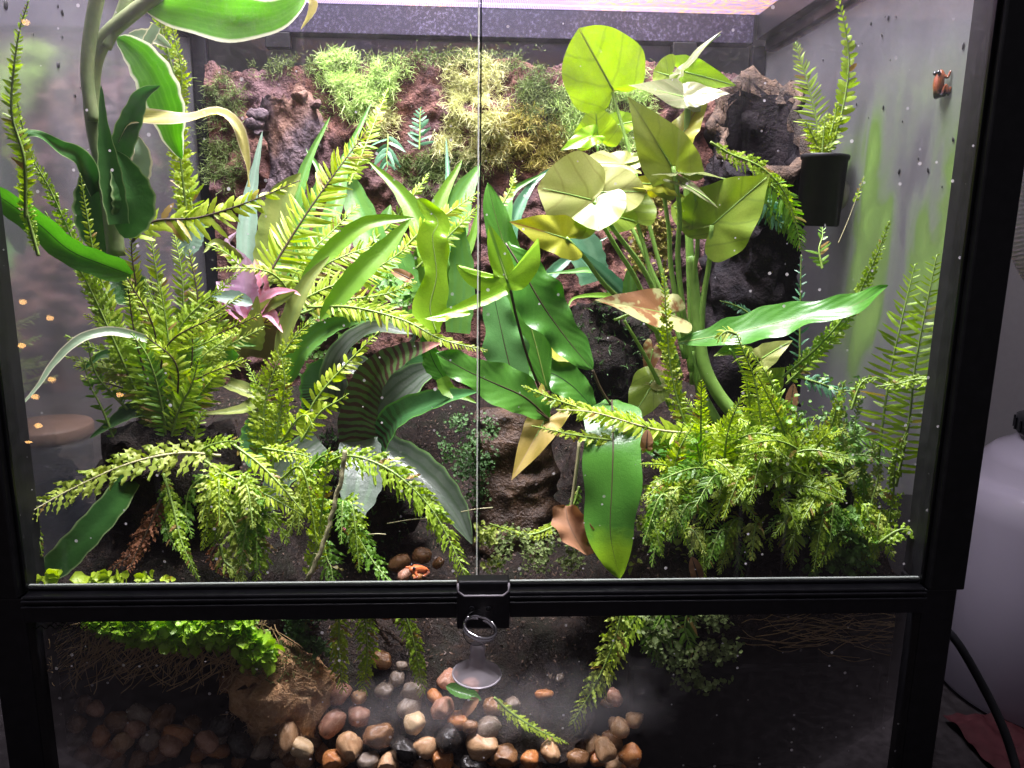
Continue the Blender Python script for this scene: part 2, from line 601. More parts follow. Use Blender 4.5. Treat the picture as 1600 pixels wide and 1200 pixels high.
MT['syn_pale'] = G('arrowhead_leaf_pale', (0.32, 0.37, 0.085), (0.43, 0.44, 0.16), 0.42, rough=0.42, rib=((0.26, 0.26, 0.07), 0.05), veins=((0.24, 0.24, 0.06), 20.0, 0.5, 0.5), spots=((0.12, 0.08, 0.03), 60.0, 0.72), cells=True)
MT['syn_yellow'] = G('arrowhead_leaf_yellow', (0.34, 0.38, 0.025), (0.46, 0.45, 0.045), 0.42, rough=0.42, rib=((0.35, 0.22, 0.04), 0.06), spots=((0.16, 0.08, 0.02), 60.0, 0.70), cells=True)
MT['syn_olive'] = G('arrowhead_leaf_olive', (0.16, 0.22, 0.03), (0.25, 0.30, 0.055), 0.38, rough=0.4, rib=((0.14, 0.17, 0.03), 0.035), veins=((0.15, 0.19, 0.03), 24.0, 0.5, 0.45), cells=True)
MT['syn_clear'] = G('arrowhead_leaf_glossy', (0.15, 0.185, 0.07), (0.23, 0.25, 0.12), 0.42, rough=0.25, spec=0.6, rib=((0.24, 0.22, 0.12), 0.04), veins=((0.28, 0.24, 0.14), 26.0, 0.5, 0.45), cells=True)
MT['syn_brown'] = G('arrowhead_leaf_blighted', (0.42, 0.46, 0.16), (0.52, 0.52, 0.24), 0.3, rough=0.5, spots=((0.26, 0.12, 0.045), 26.0, 0.47), rib=((0.3, 0.3, 0.1), 0.03))
MT['syn_gold'] = G('arrowhead_leaf_gold', (0.48, 0.37, 0.07), (0.58, 0.42, 0.11), 0.40, rough=0.5, rib=((0.50, 0.36, 0.14), 0.04), veins=((0.50, 0.34, 0.10), 22.0, 0.4, 0.45), edge=((0.62, 0.56, 0.08), 0.86), cells=True)
MT['brom'] = G('bromeliad_green', (0.075, 0.22, 0.03), (0.125, 0.29, 0.045), 0.34, rough=0.48, stripes=((0.09, 0.26, 0.07), 9.0, 0.4))
MT['brom_lime'] = G('bromeliad_lime', (0.11, 0.26, 0.015), (0.17, 0.33, 0.03), 0.42, rough=0.45)
MT['brom_blue'] = G('bromeliad_blue', (0.11, 0.19, 0.13), (0.17, 0.25, 0.18), 0.3, rough=0.5, stripes=((0.16, 0.29, 0.20), 8.0, 0.4))
MT['brom_olive'] = G('bromeliad_olive', (0.16, 0.22, 0.04), (0.28, 0.31, 0.09), 0.32, rough=0.4, stripes=((0.12, 0.18, 0.05), 6.0, 0.4))
MT['brom_teal'] = G('bromeliad_teal', (0.05, 0.16, 0.08), (0.11, 0.25, 0.14), 0.28, rough=0.3, stripes=((0.16, 0.31, 0.18), 5.0, 0.5))
MT['brom_pink'] = G('bromeliad_pink', (0.52, 0.15, 0.20), (0.62, 0.30, 0.42), 0.35, rough=0.35, stripes=((0.60, 0.38, 0.50), 7.0, 0.5), tip=((0.55, 0.40, 0.26), 0.97))
MT['brom_mauve'] = G('bromeliad_mauve', (0.50, 0.28, 0.46), (0.62, 0.46, 0.58), 0.4, rough=0.35)
MT['brom_brown'] = G('bromeliad_brown', (0.08, 0.055, 0.02), (0.14, 0.11, 0.035), 0.2, rough=0.45)
MT['zebra'] = G('bromeliad_banded', (0.034, 0.066, 0.018), (0.06, 0.105, 0.03), 0.18, rough=0.33, bands=((0.030, 0.013, 0.010), 150.0, 9.0), tip=((0.55, 0.25, 0.22), 1.0))
MT['zebra_base'] = G('bromeliad_band_base', (0.05, 0.17, 0.05), (0.09, 0.23, 0.08), 0.2, rough=0.28, spec=0.6, bands=((0.030, 0.016, 0.011), 140.0, 9.0, 0.5), edge=((0.13, 0.36, 0.06), 0.9))
MT['silver'] = G('bromeliad_silver', (0.055, 0.08, 0.055), (0.14, 0.16, 0.135), 0.2, rough=0.3, spec=0.6, stripes=((0.045, 0.075, 0.04), 14.0, 0.75), edge=((0.16, 0.30, 0.10), 0.93))
MT['silver_tip'] = G('bromeliad_silver_tip', (0.08, 0.12, 0.085), (0.17, 0.20, 0.17), 0.2, rough=0.28, spec=0.6, stripes=((0.16, 0.24, 0.15), 10.0, 0.5), tip=((0.48, 0.07, 0.18), 0.98))
MT['dry_leaf'] = G('dry_leaf', (0.22, 0.10, 0.045), (0.36, 0.19, 0.09), 0.2, rough=0.7, rib=((0.14, 0.07, 0.03), 0.05))
MT['moss_lime'] = G('moss_lime', (0.40, 0.58, 0.16), (0.60, 0.72, 0.32), 0.40, rough=0.7)
MT['moss_pale'] = G('moss_pale', (0.56, 0.60, 0.24), (0.74, 0.72, 0.44), 0.40, rough=0.7)
MT['moss_gold'] = G('moss_gold', (0.30, 0.29, 0.07), (0.46, 0.40, 0.12), 0.3, rough=0.75)
MT['moss_dull'] = G('moss_dull', (0.10, 0.16, 0.04), (0.20, 0.25, 0.08), 0.3, rough=0.75)
MT['moss_dark'] = G('moss_dark', (0.03, 0.09, 0.02), (0.07, 0.15, 0.035), 0.25, rough=0.7)
MT['liverwort'] = G('liverwort', (0.25, 0.48, 0.02), (0.42, 0.64, 0.06), 0.42, rough=0.4)
MT['creeper'] = G('creeper_leaf', (0.10, 0.24, 0.04), (0.20, 0.36, 0.08), 0.35, rough=0.5)
MT['creeper_yellow'] = G('creeper_leaf_yellow', (0.20, 0.28, 0.05), (0.34, 0.38, 0.08), 0.35, rough=0.5)
MT['root'] = plain_mat('root_fibre', (0.30, 0.20, 0.10), 0.75, 0.2, var=0.5)
MT['soil'] = earth_mat('wet_soil', (0.006, 0.0040, 0.0034), (0.026, 0.0155, 0.0105), (0.011, 0.010, 0.005), 0.6, 170.0, 1.0, 0.22)
MT['peat'] = earth_mat('peat_panel', (0.050, 0.024, 0.022), (0.21, 0.10, 0.075), (0.11, 0.062, 0.065), 0.85, 75.0, 1.0, 0.25, 0.006)
MT['bark'] = earth_mat('cork_bark', (0.030, 0.021, 0.028), (0.14, 0.10, 0.11), (0.16, 0.09, 0.065), 0.8, 60.0, 1.0, 0.3)
MT['log'] = earth_mat('dark_driftwood', (0.006, 0.005, 0.007), (0.020, 0.015, 0.017), (0.009, 0.007, 0.008), 0.75, 60.0, 0.8, 0.12)
MT['log_rim'] = earth_mat('pale_wood_rim', (0.025, 0.015, 0.010), (0.13, 0.08, 0.05), (0.016, 0.010, 0.007), 0.8, 120.0, 1.0, 0.3)
MT['stump'] = earth_mat('wet_wood', (0.026, 0.014, 0.008), (0.095, 0.052, 0.028), (0.032, 0.018, 0.011), 0.42, 90.0, 0.9, 0.3)
MT['coir'] = earth_mat('tan_coir', (0.46, 0.25, 0.11), (0.74, 0.48, 0.27), (0.52, 0.29, 0.14), 0.9, 190.0, 1.0, 0.2, 0.004)
MT['foam'] = plain_mat('black_foam', (0.006, 0.005, 0.006), 0.8, 0.2)


def pebble_mat(name, a, b, rough=0.17):
    k = NT(name)
    oi = k.n('ObjectInfo')
    tc = k.n('TexCoord')
    mp = k.n('Mapping')
    k.t.links.new(tc.outputs['Object'], mp.inputs['Vector'])
    k.t.links.new(oi.outputs['Random'], mp.inputs['Location'])
    n1 = k.noise(1.6, 5.0, 0.6, mp.outputs[0], 0.8)
    n2 = k.noise(9.0, 4.0, 0.7, mp.outputs[0])
    c = k.mix(k.ramp(n1, 0.35, 0.68), a, b)
    c = k.mix(k.math('MULTIPLY', k.ramp(n2, 0.52, 0.72), 0.6), c, tuple(x*0.35 for x in a))
    n3 = k.noise(34.0, 3.0, 0.7, mp.outputs[0])
    c = k.mix(k.math('MULTIPLY', k.ramp(n3, 0.60, 0.70), 0.55), c, (0.05, 0.04, 0.03))
    rg_ = k.math('ADD', rough, k.math('MULTIPLY', k.ramp(n1, 0.4, 0.7), 0.2))
    return k.done(k.pbsdf(c, rg_, 0.5, k.bump(k.math('ADD', n2, k.math('MULTIPLY', n3, 0.4)), 0.25, 0.06)))


PEB = {
    'tan': pebble_mat('pebble_tan', (0.392, 0.217, 0.106), (0.535, 0.338, 0.185)),
    'orange': pebble_mat('pebble_orange', (0.356, 0.121, 0.036), (0.481, 0.217, 0.073)),
    'pink': pebble_mat('pebble_pink', (0.339, 0.161, 0.106), (0.463, 0.266, 0.178)),
    'grey': pebble_mat('pebble_grey', (0.151, 0.112, 0.086), (0.267, 0.210, 0.158)),
    'brown': pebble_mat('pebble_brown', (0.143, 0.065, 0.026), (0.267, 0.137, 0.059)),
    'black': pebble_mat('pebble_black', (0.011, 0.010, 0.010), (0.035, 0.030, 0.026), 0.15),
    'cream': pebble_mat('pebble_cream', (0.552, 0.371, 0.198), (0.641, 0.483, 0.290)),
}


# ------------------------------------------------------------------ curve, leaf and frond builders
def resample(pts, n):
    pts = np.asarray(pts, float)
    if len(pts) == 2:
        pts = np.stack([pts[0], (pts[0]+pts[1])/2, pts[1]])
    q = np.concatenate([[2*pts[0]-pts[1]], pts, [2*pts[-1]-pts[-2]]])
    out = []
    for i in range(1, len(q)-2):
        t = np.linspace(0, 1, 16, endpoint=False)[:, None]
        a, b, c, d = q[i-1], q[i], q[i+1], q[i+2]
        out.append(0.5*((2*b)+(c-a)*t+(2*a-5*b+4*c-d)*t**2+(3*b-a-3*c+d)*t**3))
    out.append(pts[-1:])
    out = np.concatenate(out)
    s = np.concatenate([[0], np.cumsum(np.linalg.norm(np.diff(out, axis=0), axis=1))])
    x = np.linspace(0, s[-1], n)
    return np.stack([np.interp(x, s, out[:, k]) for k in range(3)], 1), s[-1]


def C(pts, Y0, Y1=None):
    """pixel polyline to points of the place; a third number in a point is its own distance"""
    Y1 = Y0 if Y1 is None else Y1
    n = max(1, len(pts)-1)
    return np.array([P(p[0], p[1], p[2] if len(p) > 2 else Y0+(Y1-Y0)*i/n) for i, p in enumerate(pts)])


UP = np.array([0, 0, 1.0])


def frame(c, up=0.35, twist=0.0):
    """tangent, across and normal along a curve; the normal leans from facing the doors to facing the lamp"""
    T = unit(np.gradient(c, axis=0))
    N0 = unit(unit(CAM-c)*(1-up)+UP*up)
    N0 = unit(N0-T*np.sum(N0*T, 1, keepdims=True))
    L = np.cross(T, N0)
    n = len(c)
    a = np.radians(np.linspace(twist[0], twist[1], n) if isinstance(twist, tuple) else np.full(n, twist))[:, None]
    L2 = L*np.cos(a)+N0*np.sin(a)
    N2 = N0*np.cos(a)-L*np.sin(a)
    return T, L2, N2


def profile(kind, t):
    if kind == 'strap':
        return np.clip(t*9, 0.12, 1)**0.6*(1-t**5)**0.8
    if kind == 'lance':
        return np.clip(np.sin(np.pi*np.clip(t, 0, 1)**0.8), 0, 1)**0.75+0.04
    if kind == 'spear':
        return (1-t)**0.62*(0.75+0.35*np.sin(np.pi*np.clip(t*1.3, 0, 1)))+0.01
    if kind == 'brom':
        return (1-t**3.2)**0.85*(0.85+0.15*np.sin(np.pi*t))+0.01
    if kind == 'wavy':
        return np.clip(t*4, 0.10, 1)**0.8*np.clip(1-t**3.5, 0, 1)**0.7*(1+0.13*np.sin(t*15+1))
    if kind == 'waist':
        return np.clip(t*7, 0.15, 1)**0.7*np.clip(1-t**4, 0, 1)**0.6*(1-0.36*np.exp(-((t-0.42)/0.12)**2)-0.25*np.exp(-((t-0.85)/0.1)**2))
    return np.ones_like(t)


def blade(mb, c3, width, prof='lance', up=0.35, twist=0.0, fold=0.25, wave=0.0, wfreq=5.0, ns=30, nc=9, seed=0, curl=0.0):
    """a leaf blade along a curve: folded along its rib, edges rippled"""
    c, ln = resample(c3, ns)
    T, L, N = frame(c, up, twist)
    t = np.linspace(0, 1, ns)
    hw = profile(prof, t)*width/2
    u = np.linspace(-1, 1, nc)
    rs = np.random.default_rng(seed+17)
    ph = rs.uniform(0, 6.28, 2)
    lift = fold*np.abs(u)[None]**1.3*hw[:, None]
    rip = wave*width*(np.abs(u)[None]**2)*(np.sin(t[:, None]*wfreq*6.28+ph[0]+u[None]*1.2)*0.7+0.4*np.sin(t[:, None]*wfreq*2.7*6.28/2+ph[1]))
    cu = curl*hw[:, None]*(u[None]**2)
    jit = 1+0.05*np.sin(t[:, None]*wfreq*9+ph[1]+np.sign(u)[None])
    Pt = c[:, None]+L[:, None]*(u[None, :, None]*hw[:, None, None]*jit[..., None])+N[:, None]*(lift+rip+cu)[..., None]
    at = np.zeros(Pt.shape)
    at[..., 0] = t[:, None]
    at[..., 1] = u[None]
    at[..., 2] = rs.uniform(0, 1)
    mb.grid(Pt, at)
    return c, T, L, N


def leaf(parent, pts, wpx, mat, prof='lance', Y=(0.1, None), name='leaf', label=None, rib=None, **kw):
    c3 = C(pts, Y[0], Y[1])
    wd = wpx*M_PER_PX(c3[len(c3)//2])
    mb = MB()
    sd = int(abs(pts[0][0]*7+pts[0][1]*3+len(pts)))
    c, T, L, N = blade(mb, c3, wd, prof, seed=sd, **kw)
    o = mb.build(name, MT[mat], parent)
    if label:
        o['label'] = label
    if rib:
        r = MB()
        k = len(c)
        cc = c-N*wd*0.006
        r.tube(cc, np.linspace(rib[1], rib[1]*0.25, k), 6)
        r.build('midrib', MT[rib[0]], o)
    return o


_K = 9
_kk = np.linspace(0, 1, _K)


def frond(parent, c3, half, mat, stem='stem_green', gap=0.0052, up=0.35, twist=0.0, start=0.05, ruffle=0.0, slim=1.0, droop=0.25, ang=22.0,
          seed=0, taper=0.9, rise=0.25, rstem=0.0011, name='frond', label=None, tuft=False, keep=1.0):
    """fern frond: a rachis with two rows of separate leaflets, each arched and toothed"""
    rs = np.random.default_rng(seed*13+5)
    c, ln = resample(c3, 64)
    T, L, N = frame(c, up, twist)
    n = max(6, int(ln*(1-start)/gap))
    s = start+(1-start)*(np.arange(n)+0.5)/n
    s = np.repeat(s, 2)
    side = np.tile([-1.0, 1.0], n)
    s = np.clip(s+side*0.25*(1-start)/n+rs.normal(0, 0.12/n, 2*n), 0, 0.997)
    if keep < 1:
        kp = rs.uniform(0, 1, 2*n) < keep
        s, side = s[kp], side[kp]
    x = s*63
    i0 = np.clip(x.astype(int), 0, 62)
    fr = (x-i0)[:, None]
    pos = c[i0]*(1-fr)+c[i0+1]*fr
    Tt, Ll, Nn = T[i0], L[i0], N[i0]
    pl = half*np.clip(0.45+s/rise*0.55, 0, 1)*np.clip((1-s)/(1-0.38), 0, 1)**(0.62*taper)+half*0.05
    pl *= rs.normal(1, 0.11, len(s))*np.where(rs.uniform(0, 1, len(s)) < 0.05, 0.45, 1.0)
    a = np.radians(ang+rs.normal(0, 7, len(s))+25*s)
    D = unit(Ll*(side*np.cos(a))[:, None]+Tt*np.sin(a)[:, None]+Nn*rs.normal(0.05, 0.16, len(s))[:, None])
    W = unit(Tt-D*np.sum(Tt*D, 1, keepdims=True)+Nn*rs.normal(0, 0.38, len(s))[:, None])
    Nm = np.cross(D, W)*np.sign(np.sum(np.cross(D, W)*Nn, 1))[:, None]
    pw = gap*0.46*slim*np.clip((1-s)*3.5, 0.45, 1)*rs.normal(1, 0.08, len(s))
    sh = np.clip(_kk*7, 0.5, 1)*np.clip(1-_kk**3.2, 0, 1)**0.6*(1+0.10*np.where(np.arange(_K) % 2 == 0, 1, -1))
    if ruffle:
        sh = sh*(1+0.32*np.where(np.arange(_K) % 2 == 0, 1, -1))
    wid = pw[:, None]*sh[None]*np.where(np.arange(_K) == 0, 0.6, 1)[None]
    wid[:, -1] = pw*0.14
    al = pl[:, None]*_kk[None]
    dz = -droop*pl[:, None]*(_kk[None]**2)*rs.uniform(0.3, 1.6, len(s))[:, None]
    # sideways hook towards the tip
    hook = 0.12*pl[:, None]*(_kk[None]**2)
    ctr = pos[:, None]+D[:, None]*al[..., None]+UP*dz[..., None]*0.6+Nm[:, None]*dz[..., None]*0.4+W[:, None]*hook[..., None]
    u = np.array([-1.0, 0.0, 1.0])
    rip = np.zeros((len(s), _K, 3))
    if ruffle:
        ph = rs.uniform(0, 6.28, len(s))
        rip = ruffle*pw[:, None, None]*np.sin(_kk[None, :, None]*14+ph[:, None, None]+u[None, None]*1.7)*np.abs(u)[None, None]
    cup = 0.18*wid[..., None]*np.abs(u)[None, None]
    Pt = ctr[:, :, None]+W[:, None, None]*(wid[..., None]*u[None, None])[..., None]+Nm[:, None, None]*(rip-cup)[..., None]
    at = np.zeros(Pt.shape)
    at[..., 0] = s[:, None, None]
    at[..., 1] = u[None, None]
    at[..., 2] = rs.uniform(0, 1, len(s))[:, None, None]
    mb = MB()
    mb.grids(Pt, at)
    o = mb.build(name, MT[mat], parent)
    if label:
        o['label'] = label
    r = MB()
    r.tube(c, np.linspace(rstem, rstem*0.3, 64), 5)
    r.build('midrib', MT[stem], o)
    return o


def fr(parent, pts, wpx, mat='fern', Y=(0.1, None), **kw):
    """frond from pixels; wpx is its whole width there"""
    c3 = C(pts, Y[0], Y[1])
    mp = M_PER_PX(c3[len(c3)//2])
    gp = kw.pop('gap_px', 10.0)
    kw.setdefault('seed', int(pts[0][0]*3+pts[-1][1]*7+pts[-1][0]))
    return frond(parent, c3, wpx*mp*0.47, mat, gap=gp*mp*0.58, **kw)


# outline tables in leaf coordinates: (across, along) for one half, from tip to notch, attachment at (0, 0)
OUTL = {
    'oval': [(0, 1.0), (0.18, 0.90), (0.34, 0.72), (0.44, 0.48), (0.47, 0.22), (0.42, 0.0), (0.30, -0.16), (0.14, -0.17), (0.0, -0.04)],
    'heart': [(0, 1.0), (0.10, 0.84), (0.25, 0.62), (0.38, 0.36), (0.45, 0.10), (0.44, -0.14), (0.34, -0.30), (0.18, -0.30), (0.06, -0.14), (0.0, -0.03)],
    'arrow': [(0, 1.0), (0.09, 0.80), (0.22, 0.50), (0.30, 0.22), (0.33, 0.0), (0.38, -0.22), (0.40, -0.46), (0.26, -0.38), (0.12, -0.16), (0.0, -0.03)],
    'trilobe': [(0, 1.0), (0.12, 0.72), (0.19, 0.42), (0.20, 0.16), (0.34, 0.17), (0.62, 0.34), (0.78, 0.52), (0.66, 0.16), (0.42, -0.10), (0.16, -0.20), (0.0, -0.14)],
}


def polar_leaf(parent, base, tip, width, mat, shape='heart', up=0.4, twist=0.0, bend=0.15, cup=0.12, wave=0.05, name='leaf', seed=0, label=None, skew=0.0, rib='petiole', normal=None):
    """broad leaf spread round its petiole: base and tip are points of the place"""
    base, tip = np.asarray(base, float), np.asarray(tip, float)
    V = tip-base
    ln = np.linalg.norm(V)
    T = V/ln
    mid = (base+tip)/2
    N = unit(unit(CAM-mid)*(1-up)+UP*up) if normal is None else unit(normal)
    N = unit(N-T*np.dot(N, T))
    U = np.cross(T, N)
    a = math.radians(twist)
    U, N = U*math.cos(a)+N*math.sin(a), N*math.cos(a)-U*math.sin(a)
    h = np.array(OUTL[shape], float)
    hx = np.concatenate([h[:, 0], -h[-2:0:-1, 0]])
    hy = np.concatenate([h[:, 1], h[-2:0:-1, 1]])
    loop = np.stack([hx, hy, np.zeros_like(hx)], 1)
    loop = np.concatenate([loop, loop[:1]])
    oc, _ = resample(loop, 57)
    oc = oc[:-1, :2]
    rs = np.random.default_rng(seed+3)
    wx = width/ln/(2*h[:, 0].max())
    rings = np.linspace(0.04, 1, 8)
    ph = rs.uniform(0, 6.28, 3)
    cx = oc[:, 0][None]*rings[:, None]*wx
    cy = 0.06+(oc[:, 1][None]-0.06)*rings[:, None]
    ang = np.arctan2(cx, cy)
    z = -bend*np.clip(cy, -0.4, 1.2)**2+cup*np.abs(cx)**1.7+skew*cx*cy
    z = z+wave*rings[:, None]**2*(np.sin(ang*5+ph[0])*0.6+np.sin(ang*9+ph[1])*0.3)
    z = z-0.022*np.exp(-(cx/0.09)**2)
    cx = cx*(1+0.03*np.sin(ang*7+ph[2]))
    Pt = base+ln*(U*cx[..., None]+T*cy[..., None]+N*z[..., None])
    at = np.zeros(Pt.shape)
    at[..., 0] = (cy+0.4)/1.4
    at[..., 1] = np.clip(cx/(wx*h[:, 0].max()), -1, 1)
    at[..., 2] = rs.uniform(0, 1)
    mb = MB()
    mb.grid(Pt, at, closed=True)
    n0 = mb.n
    mb.add([Pt[0].mean(0)], [], [[at[0, 0, 0], 0, at[0, 0, 2]]])
    for j in range(56):
        mb.F.append([j, n0, (j+1) % 56])
    o = mb.build(name, MT[mat], parent)
    if label:
        o['label'] = label
    if rib:
        yy = np.linspace(0.0, 0.93, 18)
        zz = -bend*yy**2-0.022-0.006
        rp = base+ln*(T*yy[:, None]+N*zz[:, None])
        r = MB()
        r.tube(rp, np.linspace(0.0007, 0.0002, 18), 6)
        r.build('midrib', MT[rib], o)
    return o


def fuzz(mb, pts, nrm, length, width, rs, lean=0.7, seg=3):
    """many small curved blades standing on points"""
    n = len(pts)
    d = unit(nrm+rs.normal(0, lean, (n, 3)))
    side = unit(np.cross(d, rs.normal(0, 1, (n, 3))))
    bend = unit(rs.normal(0, 1, (n, 3)))*0.55+np.array([0, 0, -0.15])
    k = np.linspace(0, 1, seg+1)
    ln = length*rs.uniform(0.5, 1.4, n)
    ctr = pts[:, None]+d[:, None]*(ln[:, None]*k[None])[..., None]+bend[:, None]*(ln[:, None]*k[None]**2)[..., None]
    wd = width*np.array([0.8, 1.0, 0.75, 0.1][:seg+1] if seg == 3 else np.linspace(1, 0.1, seg+1))
    Pt = ctr[:, :, None]+side[:, None, None]*(wd[None, :, None]*np.array([-0.5, 0.5])[None, None])[..., None]
    at = np.zeros(Pt.shape)
    at[..., 0] = k[None, :, None]
    at[..., 2] = rs.uniform(0, 1, n)[:, None, None]
    mb.grids(Pt, at)


def nz(p, s, o=0.0):
    return noise.fractal(Vector((p[0]*s+o, p[1]*s+o*0.7, p[2]*s-o)), 1.0, 2.0, 5)


def displaced(V, s, amp, o=0.0, axis=None):
    V = np.asarray(V, float)
    sh = V.shape
    W_ = V.reshape(-1, 3).copy()
    for i in range(len(W_)):
        p = W_[i].copy()
        if axis is None:
            W_[i] += np.array([nz(p, s, o), nz(p, s, o+9.1), nz(p, s, o+21.7)])*amp
        else:
            W_[i] += np.asarray(axis)*nz(p, s, o)*amp
    return W_.reshape(sh)


def box_part(name, lo, hi, mat, parent, bevel=0.0008):
    mb = MB()
    mb.box(lo, hi)
    return mb.build(name, MT[mat] if isinstance(mat, str) else mat, parent, smooth=False, bevel=bevel)


# ================================================================== the setting
mb = MB()
mb.box((-1.6, -0.9, TABLE-0.03), (1.6, 0.62, TABLE))
tag(mb.build('table', MT['table'], None, smooth=False), kind='structure')
mb = MB()
mb.box((-1.6, 0.62, TABLE-0.4), (1.6, 0.66, 1.6))
tag(mb.build('wall', MT['wall'], None, smooth=False), kind='structure')

# soil: one sheet swept from profiles (distance, height) for the bank on one side, the pool and the other bank
PR_L = [(.398, .045), (.30, .04), (.20, .03), (.12, .008), (.065, -.010), (.042, -.020), (.034, -.046), (.048, -.064), (.10, -.075), (.20, -.10)]
PR_C = [(.398, .04), (.30, .0), (.22, -.034), (.15, -.052), (.11, -.062), (.08, -.074), (.058, -.090), (.036, -.112), (.018, -.128), (.004, -.133)]
PR_R = [(.398, .05), (.30, .045), (.20, .035), (.12, .012), (.07, -.006), (.044, -.016), (.036, -.044), (.040, -.062), (.07, -.078), (.20, -.11)]


def sm(x, a, b):
    t = min(1, max(0, (x-a)/(b-a)))
    return t*t*(3-2*t)


nx, nsx = 150, 70
prL, prC, prR = [resample([(0, a, b) for a, b in pr], nsx)[0][:, 1:] for pr in (PR_L, PR_C, PR_R)]
grid = np.zeros((nx, nsx, 3))
for i, x in enumerate(np.linspace(-0.295, 0.295, nx)):
    wl = 1-sm(x, -0.165, -0.105)
    wr = sm(x, 0.055, 0.125)
    g = prL*wl+prR*wr+prC*(1-wl-wr)
    grid[i, :, 0] = x
    grid[i, :, 1:] = g
g2 = displaced(grid, 28.0, 0.010, 3.0)
g2 = displaced(g2, 120.0, 0.0035, 8.0)
g2[..., 0] = np.clip(g2[..., 0], -0.296, 0.296)
g2[..., 1] = np.clip(g2[..., 1], 0.0055, 0.400)
SOIL = g2
mb = MB()
mb.grid(g2)
tag(mb.build('soil', MT['soil'], None), kind='structure')


rs = np.random.default_rng(808)
_ii, _jj = rs.integers(1, nx-1, 15000), rs.integers(8, 62, 15000)
_p = SOIL[_ii, _jj]+rs.normal(0, 0.0016, (15000, 3))
_p[:, 1] = np.maximum(_p[:, 1], 0.007)
_n = unit(np.cross(SOIL[_ii, _jj+1]-SOIL[_ii, _jj], SOIL[_ii+1, _jj]-SOIL[_ii, _jj]))
_n = _n*np.sign(_n[:, 1:2]*-0.5+_n[:, 2:3])
_d = unit(np.cross(_n, rs.normal(0, 1, (15000, 3)))+_n*rs.normal(0, 0.35, (15000, 1)))
_w = unit(np.cross(_d, _n))
_l = rs.uniform(0.0008, 0.0032, 15000)[:, None, None, None]
_q = np.array([0.0, 0.55, 1.0])[None, :, None, None]
_u = np.array([-1.0, 0.0, 1.0])[None, None, :, None]
_hw = (np.array([0.18, 0.30, 0.12])[None, :, None, None])
_G = _p[:, None, None]+_d[:, None, None]*_l*_q+_w[:, None, None]*_l*_hw*_u*0.8+_n[:, None, None]*(0.0005+_l*0.16*(1-np.abs(_u))*np.sin(_q*3.0))
_at = np.zeros(_G.shape)
_at[..., 2] = rs.uniform(0, 1, 15000)[:, None, None]
mb = MB()
mb.grids(_G, _at)
tag(mb.build('mulch', G('mulch_chip', (0.016, 0.010, 0.007), (0.10, 0.055, 0.032), 0.05, rough=0.6, spec=0.4), None), 'dark brown bark crumbs strewn over the wet soil', 'mulch', kind='stuff')


def soil_z(x, y):
    i = int(np.clip((x+0.295)/0.59*(nx-1), 0, nx-1))
    row = SOIL[i, :40]
    j = int(np.argmin(np.abs(row[:, 1]-y)))
    return row[j, 2]


# ================================================================== the terrarium
TK = thing('terrarium', (0, 0, TABLE), 'large glass terrarium in a black frame with two front doors, full of ferns', 'terrarium')
# front posts, in an upper and a lower length
for s in (-1, 1):
    x0, x1 = sorted((s*OPEN, s*0.3085))
    box_part('post', (x0, -0.010, -0.004), (x1, 0.022, 0.452), 'black_matte', TK, 0.0012)
    x0, x1 = sorted((s*(OPEN-0.001), s*0.3060))
    box_part('base_post', (x0, -0.007, TABLE), (x1, 0.022, -0.0045), 'black', TK, 0.0012)
    # narrow bright lip beside the door glass
    x0, x1 = sorted((s*(OPEN-0.0022), s*(OPEN-0.0002)))
    box_part('post_lip', (x0, -0.0045, 0.0005), (x1, -0.002, 0.45), 'black', TK, 0.0003)
    # side panes
    mb = MB()
    mb.grid(np.array([[(s*HW, y, z) for z in np.linspace(TABLE+0.012, RAILZ+0.005, 12)] for y in np.linspace(0.023, DEP, 12)]))
    mb.build('side_pane', MT['left_glass' if s < 0 else 'right_glass'], TK, smooth=False)
    # back posts
    x0, x1 = sorted((s*(HW-0.016), s*(HW-0.001)))
    box_part('back_post', (x0, DEP-0.012, TABLE), (x1, DEP-0.001, RAILZ), 'black', TK, 0.001)
    # top rails at the sides
    x0, x1 = sorted((s*(HW-0.0135), s*(HW+0.008)))
    box_part('top_rail', (x0, 0.023, RAILZ+0.0055), (x1, DEP-0.0125, RAILZ+0.034), 'black', TK, 0.001)
    x0, x1 = sorted((s*(HW-0.004), s*(HW+0.0095)))
    box_part('top_rail_lip', (x0, 0.023, RAILZ-0.006), (x1, DEP-0.013, RAILZ+0.0052), 'black', TK, 0.001)
box_part('top_rail', (-0.281, DEP-0.014, RAILZ+0.001), (0.281, DEP+0.006, RAILZ+0.034), MT['rail'], TK, 0.001)
box_part('top_rail', (-0.2845, -0.010, RAILZ), (0.2845, 0.0225, RAILZ+0.042), 'black', TK, 0.001)
for px in (436, 1068):                       # clips under the rail at the back
    p = P(px, 76, DEP-0.010)
    box_part('rail_clip', (p[0]-0.0125, DEP-0.016, RAILZ-0.014), (p[0]+0.0125, DEP-0.004, RAILZ+0.0008), 'black_matte', TK)
mb = MB()
mb.grid(np.array([[(x, DEP, z) for z in (TABLE+0.012, RAILZ+0.0005)] for x in (-HW+0.017, HW-0.017)]))
mb.build('back_pane', MT['back_glass'], TK, smooth=False)
